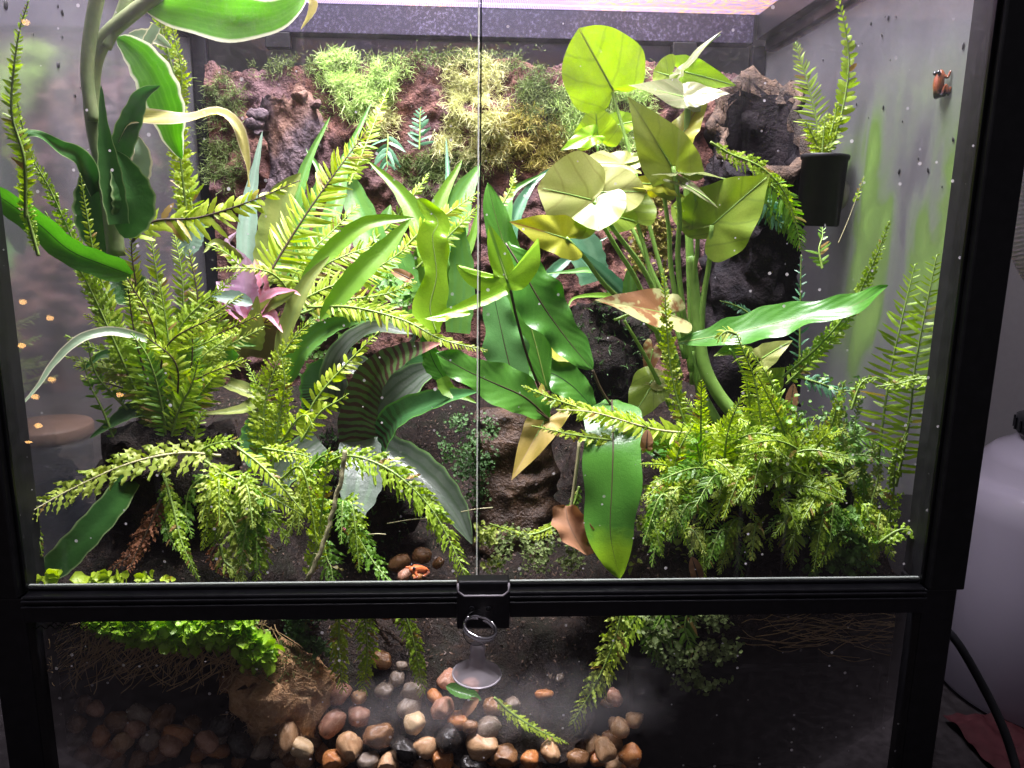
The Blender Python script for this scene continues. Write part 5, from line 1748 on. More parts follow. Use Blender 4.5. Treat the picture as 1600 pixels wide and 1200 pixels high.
for i in range(26):
    bx, by = rs.uniform(1040, 1300), rs.uniform(730, 800)
    tx_ = bx+rs.uniform(-60, 70)
    Yb = rs.uniform(.05, .09)
    R_F.append(([(bx, by), (bx+(tx_-bx)*0.3, by-rs.uniform(50, 80)), (tx_, by-rs.uniform(90, 150))], rs.uniform(34, 50), ['fern', 'fern_mid', 'fern'][rs.integers(0, 3)], (Yb, Yb+rs.uniform(-.02, .01)), dict(gap_px=float(rs.uniform(6.5, 8.5)), ruffle=float(rs.choice([.4, .9])), droop=.3, seed=760+i)))
fern(P(1190, 800, 0.06), 'dense feathery green fern mass filling the corner below the driftwood', R_F)

fern(P(1285, 245, 0.16), 'small fern with two tall fronds growing out of the black tube pot', [
    ([(1284, 248), (1276, 190), (1262, 130), (1243, 66)], 60, 'fern_mid', (.184, .189), dict(gap_px=8, slim=.7)),
    ([(1288, 248), (1312, 190), (1326, 110), (1322, 50), (1308, -5)], 40, 'fern_mid', (.179, .164), dict(gap_px=15)),
    ([(1286, 248), (1296, 215), (1304, 185), (1308, 160)], 40, 'fern', (.179, .174), dict(gap_px=8, ruffle=.6)),
    ([(1284, 248), (1276, 225), (1266, 205), (1258, 190)], 34, 'fern', (.179, .174), dict(gap_px=8, ruffle=.6)),
    ([(1284, 248), (1286, 220), (1288, 200), (1290, 180)], 36, 'fern', (.174, .172), dict(gap_px=8, ruffle=.6)),
])
fern(P(1235, 390, 0.20), 'thin dark fern trailing down the face of the driftwood', [
    ([(1110, 222), (1140, 240), (1190, 262), (1225, 300), (1245, 350)], 40, 'fern_mid', (.16, .17), dict(gap_px=11, ruffle=.5)),
    ([(1180, 270), (1215, 300), (1240, 340), (1252, 390)], 60, 'fern_dark', (.175, .175), dict(gap_px=9)),
    ([(1170, 290), (1200, 320), (1225, 350), (1240, 380)], 46, 'fern_dark', (.185, .18), dict(gap_px=9)),
    ([(1190, 300), (1205, 330), (1215, 345), (1228, 352)], 50, 'fern_blue', (.18, .18), dict(gap_px=9)),
])
fern(P(1390, 860, 0.04), 'tall open fern with two upright ladder like fronds by the algae pane', [
    ([(1372, 720), (1385, 620), (1400, 540), (1430, 412)], 84, 'fern_mid', (.055, .05), dict(gap_px=17, slim=.6, rise=.2, droop=.05, ang=4)),
    ([(1400, 760), (1420, 660), (1432, 560), (1464, 398)], 90, 'fern_mid', (.035, .03), dict(gap_px=18, slim=.6, rise=.2, droop=.05, ang=4)),
    ([(1475, 602), (1440, 592), (1400, 600), (1368, 604)], 34, 'fern_mid', (.02, .04), dict(gap_px=9, ruffle=.9)),
    ([(1330, 640), (1345, 600), (1365, 590), (1385, 596)], 24, 'fern_mid', (.05, .05), dict(gap_px=9, ruffle=.8)),
    ([(1380, 850), (1395, 780), (1400, 720), (1425, 650)], 34, 'fern_mid', (.035, .03), dict(gap_px=16, ruffle=.9, keep=.8)),
    ([(1370, 850), (1400, 830), (1420, 828), (1442, 845)], 40, 'fern_mid', (.02, .015), dict(gap_px=10, ruffle=.8)),
])
fern(P(1240, 600, 0.09), 'slender fern frond leaning up along the algae pane', [
    ([(1222, 590), (1280, 540), (1330, 480), (1365, 410), (1390, 345)], 40, 'fern_mid', (.09, .055), dict(gap_px=10, ruffle=.8)),
    ([(1228, 600), (1270, 560), (1310, 520), (1330, 490)], 40, 'fern_mid', (.10, .07), dict(gap_px=10)),
    ([(1250, 590), (1285, 600), (1310, 610), (1335, 610)], 40, 'fern_blue', (.10, .08), dict(gap_px=9)),
])
fern(P(1252, 570, 0.16), 'spindly young frond standing in front of the driftwood', [
    ([(1250, 590), (1250, 520), (1251, 450), (1252, 398)], 42, 'fern_blue', (.15, .15), dict(gap_px=18, slim=.4, ang=30, keep=.8)),
    ([(1190, 510), (1170, 490), (1150, 478), (1125, 470)], 24, 'fern_blue', (.15, .14), dict(gap_px=9)),
])
fern(P(1325, 380, 0.13), 'wiry stem with a curled leafy tip below the tube pot', [
    ([(1310, 380), (1325, 345), (1338, 310), (1350, 275)], 18, 'fern_mid', (.13, .125), dict(gap_px=7, start=.62, rstem=.0004, stem='stem_pale')),
    ([(1285, 420), (1280, 390), (1285, 370), (1285, 355)], 40, 'fern_dark', (.14, .15), dict(gap_px=8, keep=.6)),
])
fern(P(620, 262, 0.36), 'small blue green fern leaf on the panel below the pale moss', [
    ([(606, 210), (606, 228), (604, 245), (606, 262)], 64, 'fern_blue', (.362, .350), dict(gap_px=12, slim=.9, rise=.05, taper=.5)),
], name='polypody_fern')
fern(P(655, 232, 0.36), 'single upright blue green fern leaf on bare peat', [
    ([(655, 234), (656, 210), (656, 190), (657, 168)], 44, 'fern_blue', (.355, .362), dict(gap_px=10, slim=.9, rise=.05)),
], name='polypody_fern')
# fronds hanging behind the low pane
for pts, wp, mt, Y, lab in (
    ([(533, 925), (530, 980), (530, 1030), (536, 1078)], 42, 'fern', (.03, .024), 'pale hanging frond nearest the coir mound behind the low pane'),
    ([(566, 925), (572, 980), (574, 1030), (566, 1085)], 44, 'fern_mid', (.04, .034), 'curly hanging frond between two others behind the low pane'),
    ([(622, 930), (640, 980), (652, 1030), (660, 1082)], 40, 'fern_mid', (.042, .034), 'dark green hanging frond nearest the latch behind the low pane')):
    fern(P(pts[0][0], pts[0][1], Y[0]), lab, [(pts, wp, mt, Y, dict(gap_px=8.5, ruffle=.9, taper=.35, rise=.1))], 'fronds hanging behind the low pane', 'hanging_fern')
fern(P(980, 945, 0.03), 'blurred yellow green fronds sloping down the low pane', [
    ([(975, 940), (960, 1000), (935, 1060), (895, 1130)], 56, 'fern_olive', (.02, .012), dict(gap_px=10, ruffle=.9, taper=.4)),
    ([(1010, 935), (990, 970), (965, 1010), (950, 1050)], 50, 'fern_mid', (.03, .02), dict(gap_px=10, ruffle=.5)),
    ([(1050, 935), (1030, 970), (1020, 1000), (1030, 1040)], 60, 'fern_dark', (.03, .02), dict(gap_px=10, ruffle=.5)),
    ([(960, 940), (1000, 965), (1040, 990), (1070, 1020)], 60, 'fern_dark', (.035, .025), dict(gap_px=10)),
    ([(1080, 940), (1070, 980), (1080, 1010), (1090, 1030)], 50, 'fern_dark', (.03, .02), dict(gap_px=10)),
], name='hanging_fern')
fern(P(775, 1092, 0.03), 'bright fallen frond lying across the dark pebbles', [
    ([(772, 1090), (800, 1115), (840, 1140), (888, 1162)], 30, 'fern', (.016, .014), dict(gap_px=8, ruffle=.7, up=.6)),
], name='fallen_frond')
fern(P(800, 830, 0.07), 'low curved frond on wet soil beside the dry leaf', [
    ([(885, 805), (860, 825), (820, 835), (765, 818)], 24, 'fern', (.07, .06), dict(gap_px=9, ruffle=.6)),
    ([(905, 760), (895, 790), (870, 815), (840, 830)], 26, 'fern_dark', (.08, .07), dict(gap_px=9, ruffle=.5)),
], name='creeping_fern')
fern(P(240, 780, 0.05), 'dead brown fern frond drooping in the dark corner', [
    ([(252, 780), (235, 820), (215, 860), (200, 895)], 40, 'fern_dead', (.055, .03), dict(gap_px=9, ruffle=1.2, stem='stem_dark')),
    ([(235, 800), (215, 850), (200, 870), (170, 890)], 36, 'fern_dead', (.06, .035), dict(gap_px=9, ruffle=1.2, stem='stem_dark')),
    ([(340, 850), (330, 870), (345, 890), (370, 905)], 22, 'fern_dead', (.03, .022), dict(gap_px=8, ruffle=1.2, stem='stem_dark')),
], name='dead_fern')

# ================================================================== small leaved ground cover
def leaflets(mb, pts, nrm, size, rs, lobes=True):
    """tiny cupped leaves of two crossed lobes"""
    n = len(pts)
    D = unit(rs.normal(0, 1, (n, 3))+nrm*0.4)
    Nn = unit(nrm+rs.normal(0, 0.5, (n, 3)))
    W = unit(np.cross(D, Nn))
    k = np.array([0, 0.35, 0.75, 1.0])
    hw = np.array([0.12, 0.52, 0.55, 0.12])
    sz = size*rs.uniform(0.6, 1.4, n)
    u = np.array([-1.0, 0, 1.0])
    Pt = pts[:, None, None]+D[:, None, None]*(sz[:, None, None]*k[None, :, None]*np.ones(3))[..., None]+W[:, None, None]*(sz[:, None, None]*hw[None, :, None]*u[None, None])[..., None]
    Pt = Pt+Nn[:, None, None]*(sz[:, None, None]*(0.25*np.abs(u)[None, None]-0.3*k[None, :, None]**2))[..., None]
    at = np.zeros(Pt.shape)
    at[..., 0] = k[None, :, None]
    at[..., 1] = u[None, None]
    at[..., 2] = rs.uniform(0, 1, n)[:, None, None]
    mb.grids(Pt, at)


def cover(name, poly, n, Yf, mat, size, label, seed, cat='ground cover'):
    rs = np.random.default_rng(seed)
    uv = poly_pts(poly, n*2, rs)
    uv = uv[[i for i in range(len(uv)) if noise.noise(Vector((uv[i][0]*0.035, uv[i][1]*0.035, seed*1.7))) > -0.02]]+rs.normal(0, 6, (1, 2))
    n = len(uv)
    pts = np.array([P(a+rs.normal(0, 5), b+rs.normal(0, 5), Yf(a, b, rs)) for a, b in uv])
    mb = MB()
    leaflets(mb, pts, np.tile([0, -0.4, 0.8], (n, 1)), size, rs)
    return tag(mb.build(name, MT[mat], None), label, cat, kind='stuff')


cover('liverwort', [(140, 952), (430, 948), (432, 985), (418, 1020), (395, 1025), (375, 1000), (300, 990), (230, 990), (150, 962)], 3400, lambda a, b, r: .009+r.uniform(0, .026), 'liverwort', .0056, 'bright green leafy liverwort spilling over the soil behind the low pane', 5)
cover('liverwort', [(60, 950), (250, 950), (240, 975), (70, 970)], 350, lambda a, b, r: .012+r.uniform(0, .02), 'creeper', .004, 'thin dull liverwort strip at the low pane corner', 6)
cover('creeper', [(1010, 760), (1080, 700), (1330, 700), (1400, 800), (1400, 900), (980, 900), (985, 850)], 1200, lambda a, b, r: r.uniform(.05, .085), 'creeper_yellow', .0036, 'mixed small leaved creeper under the feathery fern mass', 7)
cover('creeper', [(1210, 600), (1330, 590), (1350, 700), (1380, 860), (1300, 900), (1240, 760)], 500, lambda a, b, r: r.uniform(.04, .10), 'creeper', .0030, 'fine dark creeper climbing beside the algae pane', 8)
cover('creeper', [(1260, 800), (1350, 800), (1360, 895), (1250, 895)], 450, lambda a, b, r: r.uniform(.02, .04), 'creeper', .0040, 'round leaved creeper at the foot of the algae pane', 9)
cover('creeper', [(965, 948), (1130, 948), (1150, 1010), (1120, 1075), (1060, 1065), (1000, 1000)], 700, lambda a, b, r: r.uniform(.012, .034), 'moss_dull', .0030, 'dark mossy growth hanging over the bank behind the low pane', 10)
cover('moss', [(700, 640), (760, 640), (770, 740), (740, 800), (690, 740), (680, 680)], 1000, lambda a, b, r: .155+r.uniform(0, .035), 'moss_dark', .0022, 'dark mossy growth on the wet bank beside the stump', 11, 'moss')
cover('moss', [(750, 820), (790, 830), (780, 880), (755, 890)], 300, lambda a, b, r: .05+r.uniform(0, .02), 'creeper_yellow', .0030, 'small pale moss tuft at the door seam near the latch', 12, 'moss')
cover('moss', [(790, 840), (940, 850), (930, 905), (770, 905)], 700, lambda a, b, r: .05+r.uniform(0, .03), 'moss_dull', .0022, 'sparse moss dusting the wet soil behind the sill', 13, 'moss')
cover('moss', [(460, 955), (530, 955), (525, 1030), (480, 1020), (450, 990)], 600, lambda a, b, r: .03+r.uniform(0, .015), 'moss_dark', .0030, 'dark green moss slope above the coir mound', 14, 'moss')
cover('creeper', [(420, 520), (520, 460), (640, 420), (650, 500), (560, 540), (450, 600)], 500, lambda a, b, r: .2+r.uniform(0, .03), 'creeper', .0040, 'low dark creeper under the upright lime fern', 15)
cover('moss', [(985, 290), (1040, 290), (1035, 420), (985, 420)], 1500, lambda a, b, r: .24+r.uniform(0, .02), 'moss_gold', .0030, 'golden moss column behind the arrowhead stalks', 16, 'moss')
# creeping stems with paired small leaves on the pane side
rs = np.random.default_rng(77)
for i, (pts, Y) in enumerate((([(1300, 860), (1320, 780), (1318, 700), (1310, 600)], (.05, .06)), ([(1340, 860), (1350, 760), (1335, 680), (1345, 620)], (.045, .05)), ([(1280, 840), (1290, 760), (1300, 700), (1285, 640)], (.06, .07)),
                              ([(1365, 870), (1360, 800), (1372, 740), (1362, 690)], (.035, .04)), ([(1250, 740), (1300, 750), (1340, 735), (1370, 700)], (.045, .045)), ([(1310, 900), (1290, 860), (1300, 820), (1290, 780)], (.03, .03)))):
    fern(P(*pts[0], Y[0]), ['wiry yellow leaved stem rising beside the fern mass', 'tall thin creeper stem with yellow paired leaves by the algae pane', 'fine creeper stem behind the yellow leaved one',
                            'short paired leaf stem nearest the corner post', 'pale runner arching over the corner', 'low round leaved sprig above the sill corner'][i],
         [(pts, 26, ['creeper_yellow', 'creeper', 'creeper', 'creeper_yellow', 'fern_olive', 'creeper_yellow'][i], Y, dict(gap_px=10, ruffle=.6, slim=1.1, keep=.8, taper=.3))], None, 'creeper_stem')
# little leaves along the sill
SILLX = [(143, 902), (172, 903), (196, 904), (224, 903), (85, 898), (70, 902), (262, 907), (155, 906), (185, 906)]
for i, (px, py) in enumerate(SILLX):
    p = P(px, py, 0.010)
    rs = np.random.default_rng(i)
    mb = MB()
    n = 5
    leaflets(mb, p+rs.normal(0, .0012, (n, 3))*np.array([1.5, .6, .5]), np.tile([0, -.7, .5], (n, 1)), 0.0062 if i < 5 else 0.004, rs)
    rank = sorted(SILLX).index((px, py))+1
    tag(mb.build('seedling', MT['fern'], None), 'tiny green seedling number %s along the sill counted from the corner post' % ['one', 'two', 'three', 'four', 'five', 'six', 'seven', 'eight', 'nine'][rank-1], 'seedling', 'seedlings along the sill')

# roots behind the low pane
rs = np.random.default_rng(55)
mb = MB()
for i in range(230):
    px, py = rs.uniform(100, 430), rs.uniform(960, 1010)
    pts = [P(px, py, rs.uniform(.020, .034))]
    dx = rs.normal(-8, 12)
    for j in range(4):
        px += dx+rs.normal(0, 9)
        py += rs.uniform(6, 26)
        pts.append(P(px, min(py, 1085), rs.uniform(.018, .028)))
    c, _ = resample(pts, 12)
    mb.tube(c, rs.uniform(.00016, .00038), 4, cap=False)
tag(mb.build('roots', MT['root'], None), 'tangle of thin brown roots hanging behind the low pane', 'roots', kind='stuff')
mb = MB()
for i in range(90):
    px, py = rs.uniform(1150, 1430), rs.uniform(955, 1020)
    pts = [P(px, py, .028)]
    a = rs.uniform(-.6, .6)
    for j in range(3):
        px += math.cos(a)*rs.uniform(10, 40)
        py += math.sin(a)*12+rs.normal(0, 5)
        pts.append(P(min(px, 1412), py, rs.uniform(.022, .030)))
    c, _ = resample(pts, 8)
    mb.tube(c, rs.uniform(.00016, .0004), 4, cap=False)
tag(mb.build('roots', MT['root'], None), 'fine reddish root fibres in the soil at the dark low corner', 'roots', kind='stuff')

# dry leaves and twigs
DRY = thing('dry_leaf', P(895, 870, 0.06), 'curled brown dry leaf standing on the wet soil', 'leaf')
leaf(DRY, [(884, 790, .066), (888, 815, .058), (902, 845, .05), (918, 868, .048)], 52, 'dry_leaf', 'lance', name='blade', up=.15, fold=.9, wave=.22, wfreq=2.5, twist=(-20, 35))
mb = MB()
c, _ = resample(C([(891, 800), (897, 760), (902, 720), (905, 690)], .065, .075), 12)
mb.tube(c, .0012, 6)
mb.build('stalk', MT['stem_pale'], DRY)
for (a, b, lab) in (((1010, 700, .06), (1012, 672, .06), 'small tan dry leaf scrap in the fern mass'), ((1090, 900, .02), (1082, 872, .02), 'small orange brown leaf scrap at the sill'), ((1235, 640, .08), (1240, 600, .08), 'brown withered leaf at the edge of the fern mass'),
                    ((838, 545, .17), (845, 505, .17), 'reddish brown dry leaf behind the dark wavy leaf'), ((640, 435, .2), (610, 420, .2), 'brown dry leaf scrap behind the long green bromeliad leaf')):
    t = thing('dry_leaf', P(*a), lab, 'leaf')
    polar_leaf(t, P(*a), P(*b), 0.009, 'dry_leaf', 'oval', up=.2, cup=.5, seed=int(a[0]), rib='stem_dark', name='blade')
t = thing('fallen_leaf', P(720, 1085, .03), 'folded green leaf fallen on the pebbles below the suction cup', 'leaf')
leaf(t, [(697, 1072), (715, 1080), (735, 1086), (752, 1094)], 22, 'strap', 'lance', (.028, .022), name='blade', up=.4, fold=.6)
t = thing('fallen_leaf', P(728, 1115, .02), 'small tan fallen leaf with a pointed tip among the pebbles', 'leaf')
leaf(t, [(748, 1092), (738, 1100), (730, 1110), (724, 1122)], 18, 'dry_leaf', 'lance', (.02, .018), name='blade', up=.3, fold=.5)
TW = thing('twig', P(600, 960, .05), 'reddish forked twig lying behind the hanging fronds', 'twig')
for pts in ([(565, 950), (590, 975), (610, 990), (630, 1005)], [(590, 972), (600, 1000), (612, 1012)], [(575, 958), (605, 960), (625, 975)]):
    c, _ = resample(C(pts, .055, .05), 14)
    mb = MB()
    mb.tube(displaced(c, 120, .003, pts[0][0]), .0016, 7)
    mb.build('branch', MT['stump'], TW)
for i, (pts, Y, lab) in enumerate((([(605, 818), (640, 812), (665, 810)], .05, 'thin pale grass stem crossing the dark gap above the pebbles'), ([(720, 800), (745, 795), (770, 793)], .045, 'thin pale grass stem beside the door seam'), ([(575, 835), (590, 834), (603, 835)], .04, 'short pale grass stem lowest in the dark gap'))):
    t = thing('grass_stem', P(*pts[0], Y), lab, 'grass stem')
    mb = MB()
    mb.tube(C(pts, Y), .0004, 5)
    mb.build('stem', MT['stem_pale'], t)

# ================================================================== pebbles
def pebble_mesh(seed):
    rs = np.random.default_rng(seed)
    th, ph = np.meshgrid(np.linspace(0.03, math.pi-0.03, 14), np.linspace(0, 2*math.pi, 21)[:-1], indexing='ij')
    S_ = np.stack([np.sin(th)*np.cos(ph), np.sin(th)*np.sin(ph), np.cos(th)], -1)
    S_ = np.sign(S_)*np.abs(S_)**0.88
    S_ = displaced(S_, 0.75, 0.27, seed*3.1)
    mb = MB()
    mb.grid(S_, closed=True)
    n0 = mb.n
    mb.add([S_[0].mean(0), S_[-1].mean(0)], [])
    for j in range(20):
        mb.F.append([j, n0, (j+1) % 20])
        mb.F.append([13*20+j, 13*20+(j+1) % 20, n0+1])
    me = bpy.data.meshes.new('pebble')
    me.from_pydata(np.concatenate(mb.V).tolist(), [], mb.F)
    me.polygons.foreach_set('use_smooth', [True]*len(me.polygons))
    return me


PM = {}
for kname in PEB:
    for s in range(3):
        me = pebble_mesh(s*7+len(kname))
        me.materials.append(PEB[kname])
        PM[kname, s] = me
rs = np.random.default_rng(101)
plist = []


def peb(px, py, Y, r_px, colr, elong=1.35, rot=None):
    p = P(px, py, Y)
    if py < 1112 and px > 440:
        while Y < 0.16 and p[2] > soil_z(p[0], Y)+r_px*0.55*M_PER_PX(p):
            Y += 0.002
            p = P(px, py, Y)
    plist.append((px, py, p, r_px*0.78*M_PER_PX(p), colr, elong, rot))


for a in [(448, 1150, .014, 26, 'tan'), (470, 1168, .010, 22, 'cream'), (519, 1130, .022, 24, 'pink'), (545, 1165, .010, 26, 'tan'), (523, 1190, .008, 26, 'orange'), (592, 1150, .016, 28, 'brown'), (560, 1118, .028, 22, 'pink'),
          (648, 1130, .020, 24, 'cream'), (632, 1172, .010, 30, 'black'), (702, 1155, .012, 30, 'black'), (690, 1108, .026, 26, 'pink'), (716, 1126, .022, 24, 'orange'), (664, 1168, .009, 22, 'tan'), (735, 1135, .014, 15, 'brown'),
          (762, 1138, .018, 24, 'grey'), (752, 1165, .011, 28, 'tan'), (788, 1180, .009, 26, 'brown'), (690, 1185, .008, 24, 'orange'), (575, 1190, .008, 22, 'grey'), (605, 1195, .007, 24, 'tan'), (740, 1195, .007, 24, 'black'), (660, 1198, .007, 20, 'brown'),
          (700, 1062, .045, 24, 'pink'), (735, 1075, .040, 24, 'pink'), (782, 1060, .05, 18, 'brown'), (640, 1105, .034, 24, 'grey'), (645, 1082, .04, 22, 'grey'), (600, 1080, .042, 20, 'grey'), (597, 1032, .058, 22, 'brown'), (628, 1040, .055, 12, 'grey'),
          (530, 1085, .036, 24, 'pink'), (560, 1090, .036, 20, 'tan'), (620, 1060, .05, 16, 'grey'), (680, 1090, .036, 16, 'orange'), (770, 1105, .03, 20, 'brown'), (800, 1100, .034, 18, 'grey'), (500, 1110, .03, 20, 'grey'),
          (970, 1138, .018, 20, 'tan'), (990, 1125, .022, 20, 'tan'), (945, 1170, .012, 24, 'tan'), (985, 1180, .010, 24, 'orange'), (900, 1185, .010, 22, 'brown'), (860, 1175, .012, 22, 'tan'), (825, 1185, .010, 22, 'orange'), (960, 1090, .03, 18, 'pink'), (850, 1085, .04, 14, 'orange'),
          (120, 1130, .03, 22, 'brown'), (158, 1150, .024, 22, 'orange'), (192, 1158, .020, 20, 'tan'), (212, 1140, .026, 20, 'pink'), (235, 1158, .020, 22, 'grey'), (268, 1165, .016, 26, 'pink'), (278, 1148, .022, 22, 'orange'), (325, 1160, .018, 24, 'pink'),
          (150, 1108, .036, 18, 'pink'), (218, 1118, .034, 24, 'grey'), (255, 1122, .034, 24, 'brown'), (345, 1135, .030, 24, 'black'), (402, 1120, .030, 22, 'orange'), (365, 1060, .045, 24, 'brown'), (390, 1070, .04, 20, 'orange'), (300, 1135, .034, 24, 'brown'), (185, 1128, .036, 24, 'brown'), (130, 1100, .045, 18, 'brown'), (375, 1165, .018, 22, 'black'), (410, 1170, .015, 20, 'grey'),
          (625, 880, .085, 19, 'brown'), (632, 899, .075, 17, 'pink'), (657, 899, .075, 14, 'orange'), (660, 868, .10, 18, 'brown'), (685, 880, .09, 12, 'brown'),
          (490, 958, .05, 18, 'orange'), (470, 965, .05, 16, 'brown'), (605, 955, .065, 18, 'orange'), (870, 1060, .05, 14, 'grey')]:
    peb(*a)
# a second layer filling the gaps below
for i in range(190):
    px, py = rs.uniform(430, 1000), rs.uniform(1085, 1225)
    peb(px, py, .030+max(0, (1190-py))*0.00022, rs.uniform(13, 22), ['brown', 'grey', 'tan', 'orange', 'pink', 'black'][rs.integers(0, 6)])
for i in range(45):
    px, py = rs.uniform(100, 430), rs.uniform(1150, 1235)
    peb(px, py, rs.uniform(.022, .05), rs.uniform(15, 24), ['brown', 'grey', 'pink', 'orange'][rs.integers(0, 4)])
rows = [(0, 915, 'behind the sill'), (915, 1000, 'just under the sill'), (1000, 1075, 'on the upper slope'), (1075, 1110, 'in the upper row'), (1110, 1135, 'in the middle row'), (1135, 1160, 'in the lower row'), (1160, 1181, 'in the front row'), (1181, 1400, 'in the lowest row')]
ORD = ['first', 'second', 'third', 'fourth', 'fifth', 'sixth', 'seventh', 'eighth', 'ninth', 'tenth', 'eleventh', 'twelfth', 'thirteenth', 'fourteenth', 'fifteenth', 'sixteenth', 'seventeenth', 'eighteenth', 'nineteenth', 'twentieth']
count = {}
for px, py, p, r, colr, el, rot in sorted(plist, key=lambda a: a[0]):
    row = next(x[2] for x in rows if x[0] <= py < x[1])
    k = (colr, row)
    count[k] = count.get(k, 0)+1
    o = bpy.data.objects.new('pebble', PM[colr, int(rs.integers(0, 3))])
    COL.objects.link(o)
    o.location = p
    o.scale = (r*rs.uniform(1.0, 1.25), r*rs.uniform(.75, .95), r*rs.uniform(.7, .92))
    o.rotation_euler = (rs.normal(0, .35), rs.normal(0, .45), rs.uniform(0, 6.28))
    tag(o, 'smooth %s pebble %s, %s %s one from the left' % (colr, row, (ORD[count[k]-1] if count[k] <= len(ORD) else str(count[k])+'th'), colr), 'pebble', 'river pebbles behind the low pane')

# ================================================================== tube pot, frogs, droppings
pc = P(1283, 298, 0.182)
q = M_PER_PX(pc)
tp = thing('tube_pot', pc-np.array([0, 0, 54*q]), 'black tube planter stuck to the algae pane holding a small fern', 'planter')
R0 = 35*q
mb = MB()
mb.lathe([(R0*0.86, -54*q), (R0*0.92, -52*q), (R0*0.97, 46*q), (R0*1.03, 47*q), (R0*1.04, 52*q), (R0*1.0, 54*q), (R0*0.90, 54*q), (R0*0.88, 40*q)], pc, (0.03, 0.0, 1), 40, True)
mb.build('tube', MT['black_matte'], tp)
mb = MB()
mb.lathe([(R0*0.05, 0), (R0*0.62, 0), (R0*0.66, 0.003), (R0*0.60, 0.006), (R0*0.05, 0.006)], (HW-0.0075, pc[1]+0.005, pc[2]-0.003), (1, 0, 0), 28, True)
mb.build('suction_pad', plain_mat('pale_rubber', (0.42, 0.40, 0.34), 0.4), tp)
mb = MB()
mb.tube([(pc[0]+R0*0.8, pc[1]+0.002, pc[2]-0.003), (HW-0.007, pc[1]+0.005, pc[2]-0.003)], 0.004, 10)
mb.build('bracket', MT['black_matte'], tp)
mb = MB()
mb.lathe([(0.0002, 0.0), (R0*0.87, 0.0)], pc+np.array([0.0005, 0, 46*q]), (0.03, 0, 1), 30, False)
mb.build('soil_plug', MT['soil'], tp)


def frog(loc, ax_, up_, size, skin, dark, label, legs_spread=1.0):
    """small frog: skinned body with four folded legs, two eyes"""
    ax_, up_ = unit(ax_), unit(up_)
    up_ = unit(up_-ax_*np.dot(up_, ax_))
    sd_ = np.cross(ax_, up_)
    W = lambda a, b, c: (ax_*a+sd_*b*legs_spread+up_*c)*size
    t = thing('frog', loc, label, 'frog')
    V, E, R_ = [], [], []

    def chain(pts, rad, start=None):
        prev = start
        for p, r in zip(pts, rad):
            V.append(p)
            R_.append(r*size)
            i = len(V)-1
            if prev is not None:
                E.append((prev, i))
            prev = i
        return prev
    chain([W(-.42, 0, .14), W(-.18, 0, .20), W(.06, 0, .23), W(.28, 0, .22), W(.47, 0, .18)], [.10, .165, .175, .15, .085])
    for s in (-1, 1):
        chain([W(.24, s*.20, .14), W(.16, s*.34, .08), W(.32, s*.36, .03), W(.38, s*.38, .02)], [.06, .05, .04, .035], 3)
        chain([W(-.34, s*.20, .13), W(-.02, s*.34, .12), W(-.36, s*.40, .05), W(-.22, s*.44, .02), W(-.10, s*.46, .015)], [.09, .08, .06, .045, .03], 0)
    me = bpy.data.meshes.new('body')
    me.from_pydata([tuple(v) for v in V], E, [])
    me.materials.append(skin)
    o = bpy.data.objects.new('body', me)
    COL.objects.link(o)
    o.parent = t
    md = o.modifiers.new('skin', 'SKIN')
    for i, r in enumerate(R_):
        me.skin_vertices[0].data[i].radius = (r, r)
    me.skin_vertices[0].data[0].use_root = True
    sb = o.modifiers.new('sub', 'SUBSURF')
    sb.levels = sb.render_levels = 2
    BASE[o.name] = np.array(loc, float)
    for s in (-1, 1):
        mb = MB()
        th, ph = np.meshgrid(np.linspace(0.05, 3.09, 8), np.linspace(0, 6.283, 13)[:-1], indexing='ij')
        c = np.asarray(loc)+W(.34, s*.125, .31)
        mb.grid(np.stack([np.sin(th)*np.cos(ph), np.sin(th)*np.sin(ph), np.cos(th)], -1)*size*.062+c, closed=True)
        mb.build('eye', MT['frog_black'], t)
    return t


def frog_skin(name, a, b, ax_, z0):
    k = NT(name)
    tc = k.n('TexCoord')
    n1 = k.noise(500.0, 3.0)
    s = k.n('SeparateXYZ')
    k.t.links.new(tc.outputs['Object'], s.inputs[0])
    f = k.ramp(k.math('ADD', s.outputs[ax_], k.math('MULTIPLY', k.math('SUBTRACT', n1, .5), .002)), z0[0], z0[1])
    c = k.mix(f, a, b)
    return k.done(k.pbsdf(c, .22, .6, k.bump(n1, .2, .0005)))


fp = PX(1476, 133, HW-0.0012)
frog(fp, (0.0, 0.06, 1), (-1, -0.15, 0), 0.021, frog_skin('frog_brown', (0.015, 0.016, 0.02), (0.16, 0.045, 0.016), 2, (-.006, -.003)), None, 'small brown frog with dark legs clinging to the algae covered pane', 0.62)
f2 = P(652, 889, 0.070)
frog(f2+np.array([0, 0, -0.004]), (-0.8, -0.5, 0.32), (0.1, -0.2, 1), 0.019, frog_skin('frog_orange', (0.02, 0.012, 0.010), (0.52, 0.13, 0.045), 2, (.0005, .003)), None, 'small orange backed frog sitting on pebbles just behind the sill')
DROP = {1: [(1361, 37, 3), (1383, 26, 3), (1388, 28, 5), (1400, 26, 2), (1378, 55, 5), (1347, 68, 2), (1337, 70, 2), (1286, 94, 4), (1505, 72, 5), (1338, 163, 2), (1410, 190, 4), (1391, 94, 2), (1489, 218, 4), (1435, 248, 4), (1450, 266, 5), (1405, 268, 4), (1472, 292, 4), (1357, 184, 2), (1380, 168, 3)],
        -1: [(10, 8, 6), (91, 10, 5), (98, 20, 5), (92, 102, 4), (52, 54, 3), (98, 58, 3), (118, 150, 3), (126, 137, 3), (150, 80, 3), (30, 250, 3), (160, 185, 3)]}
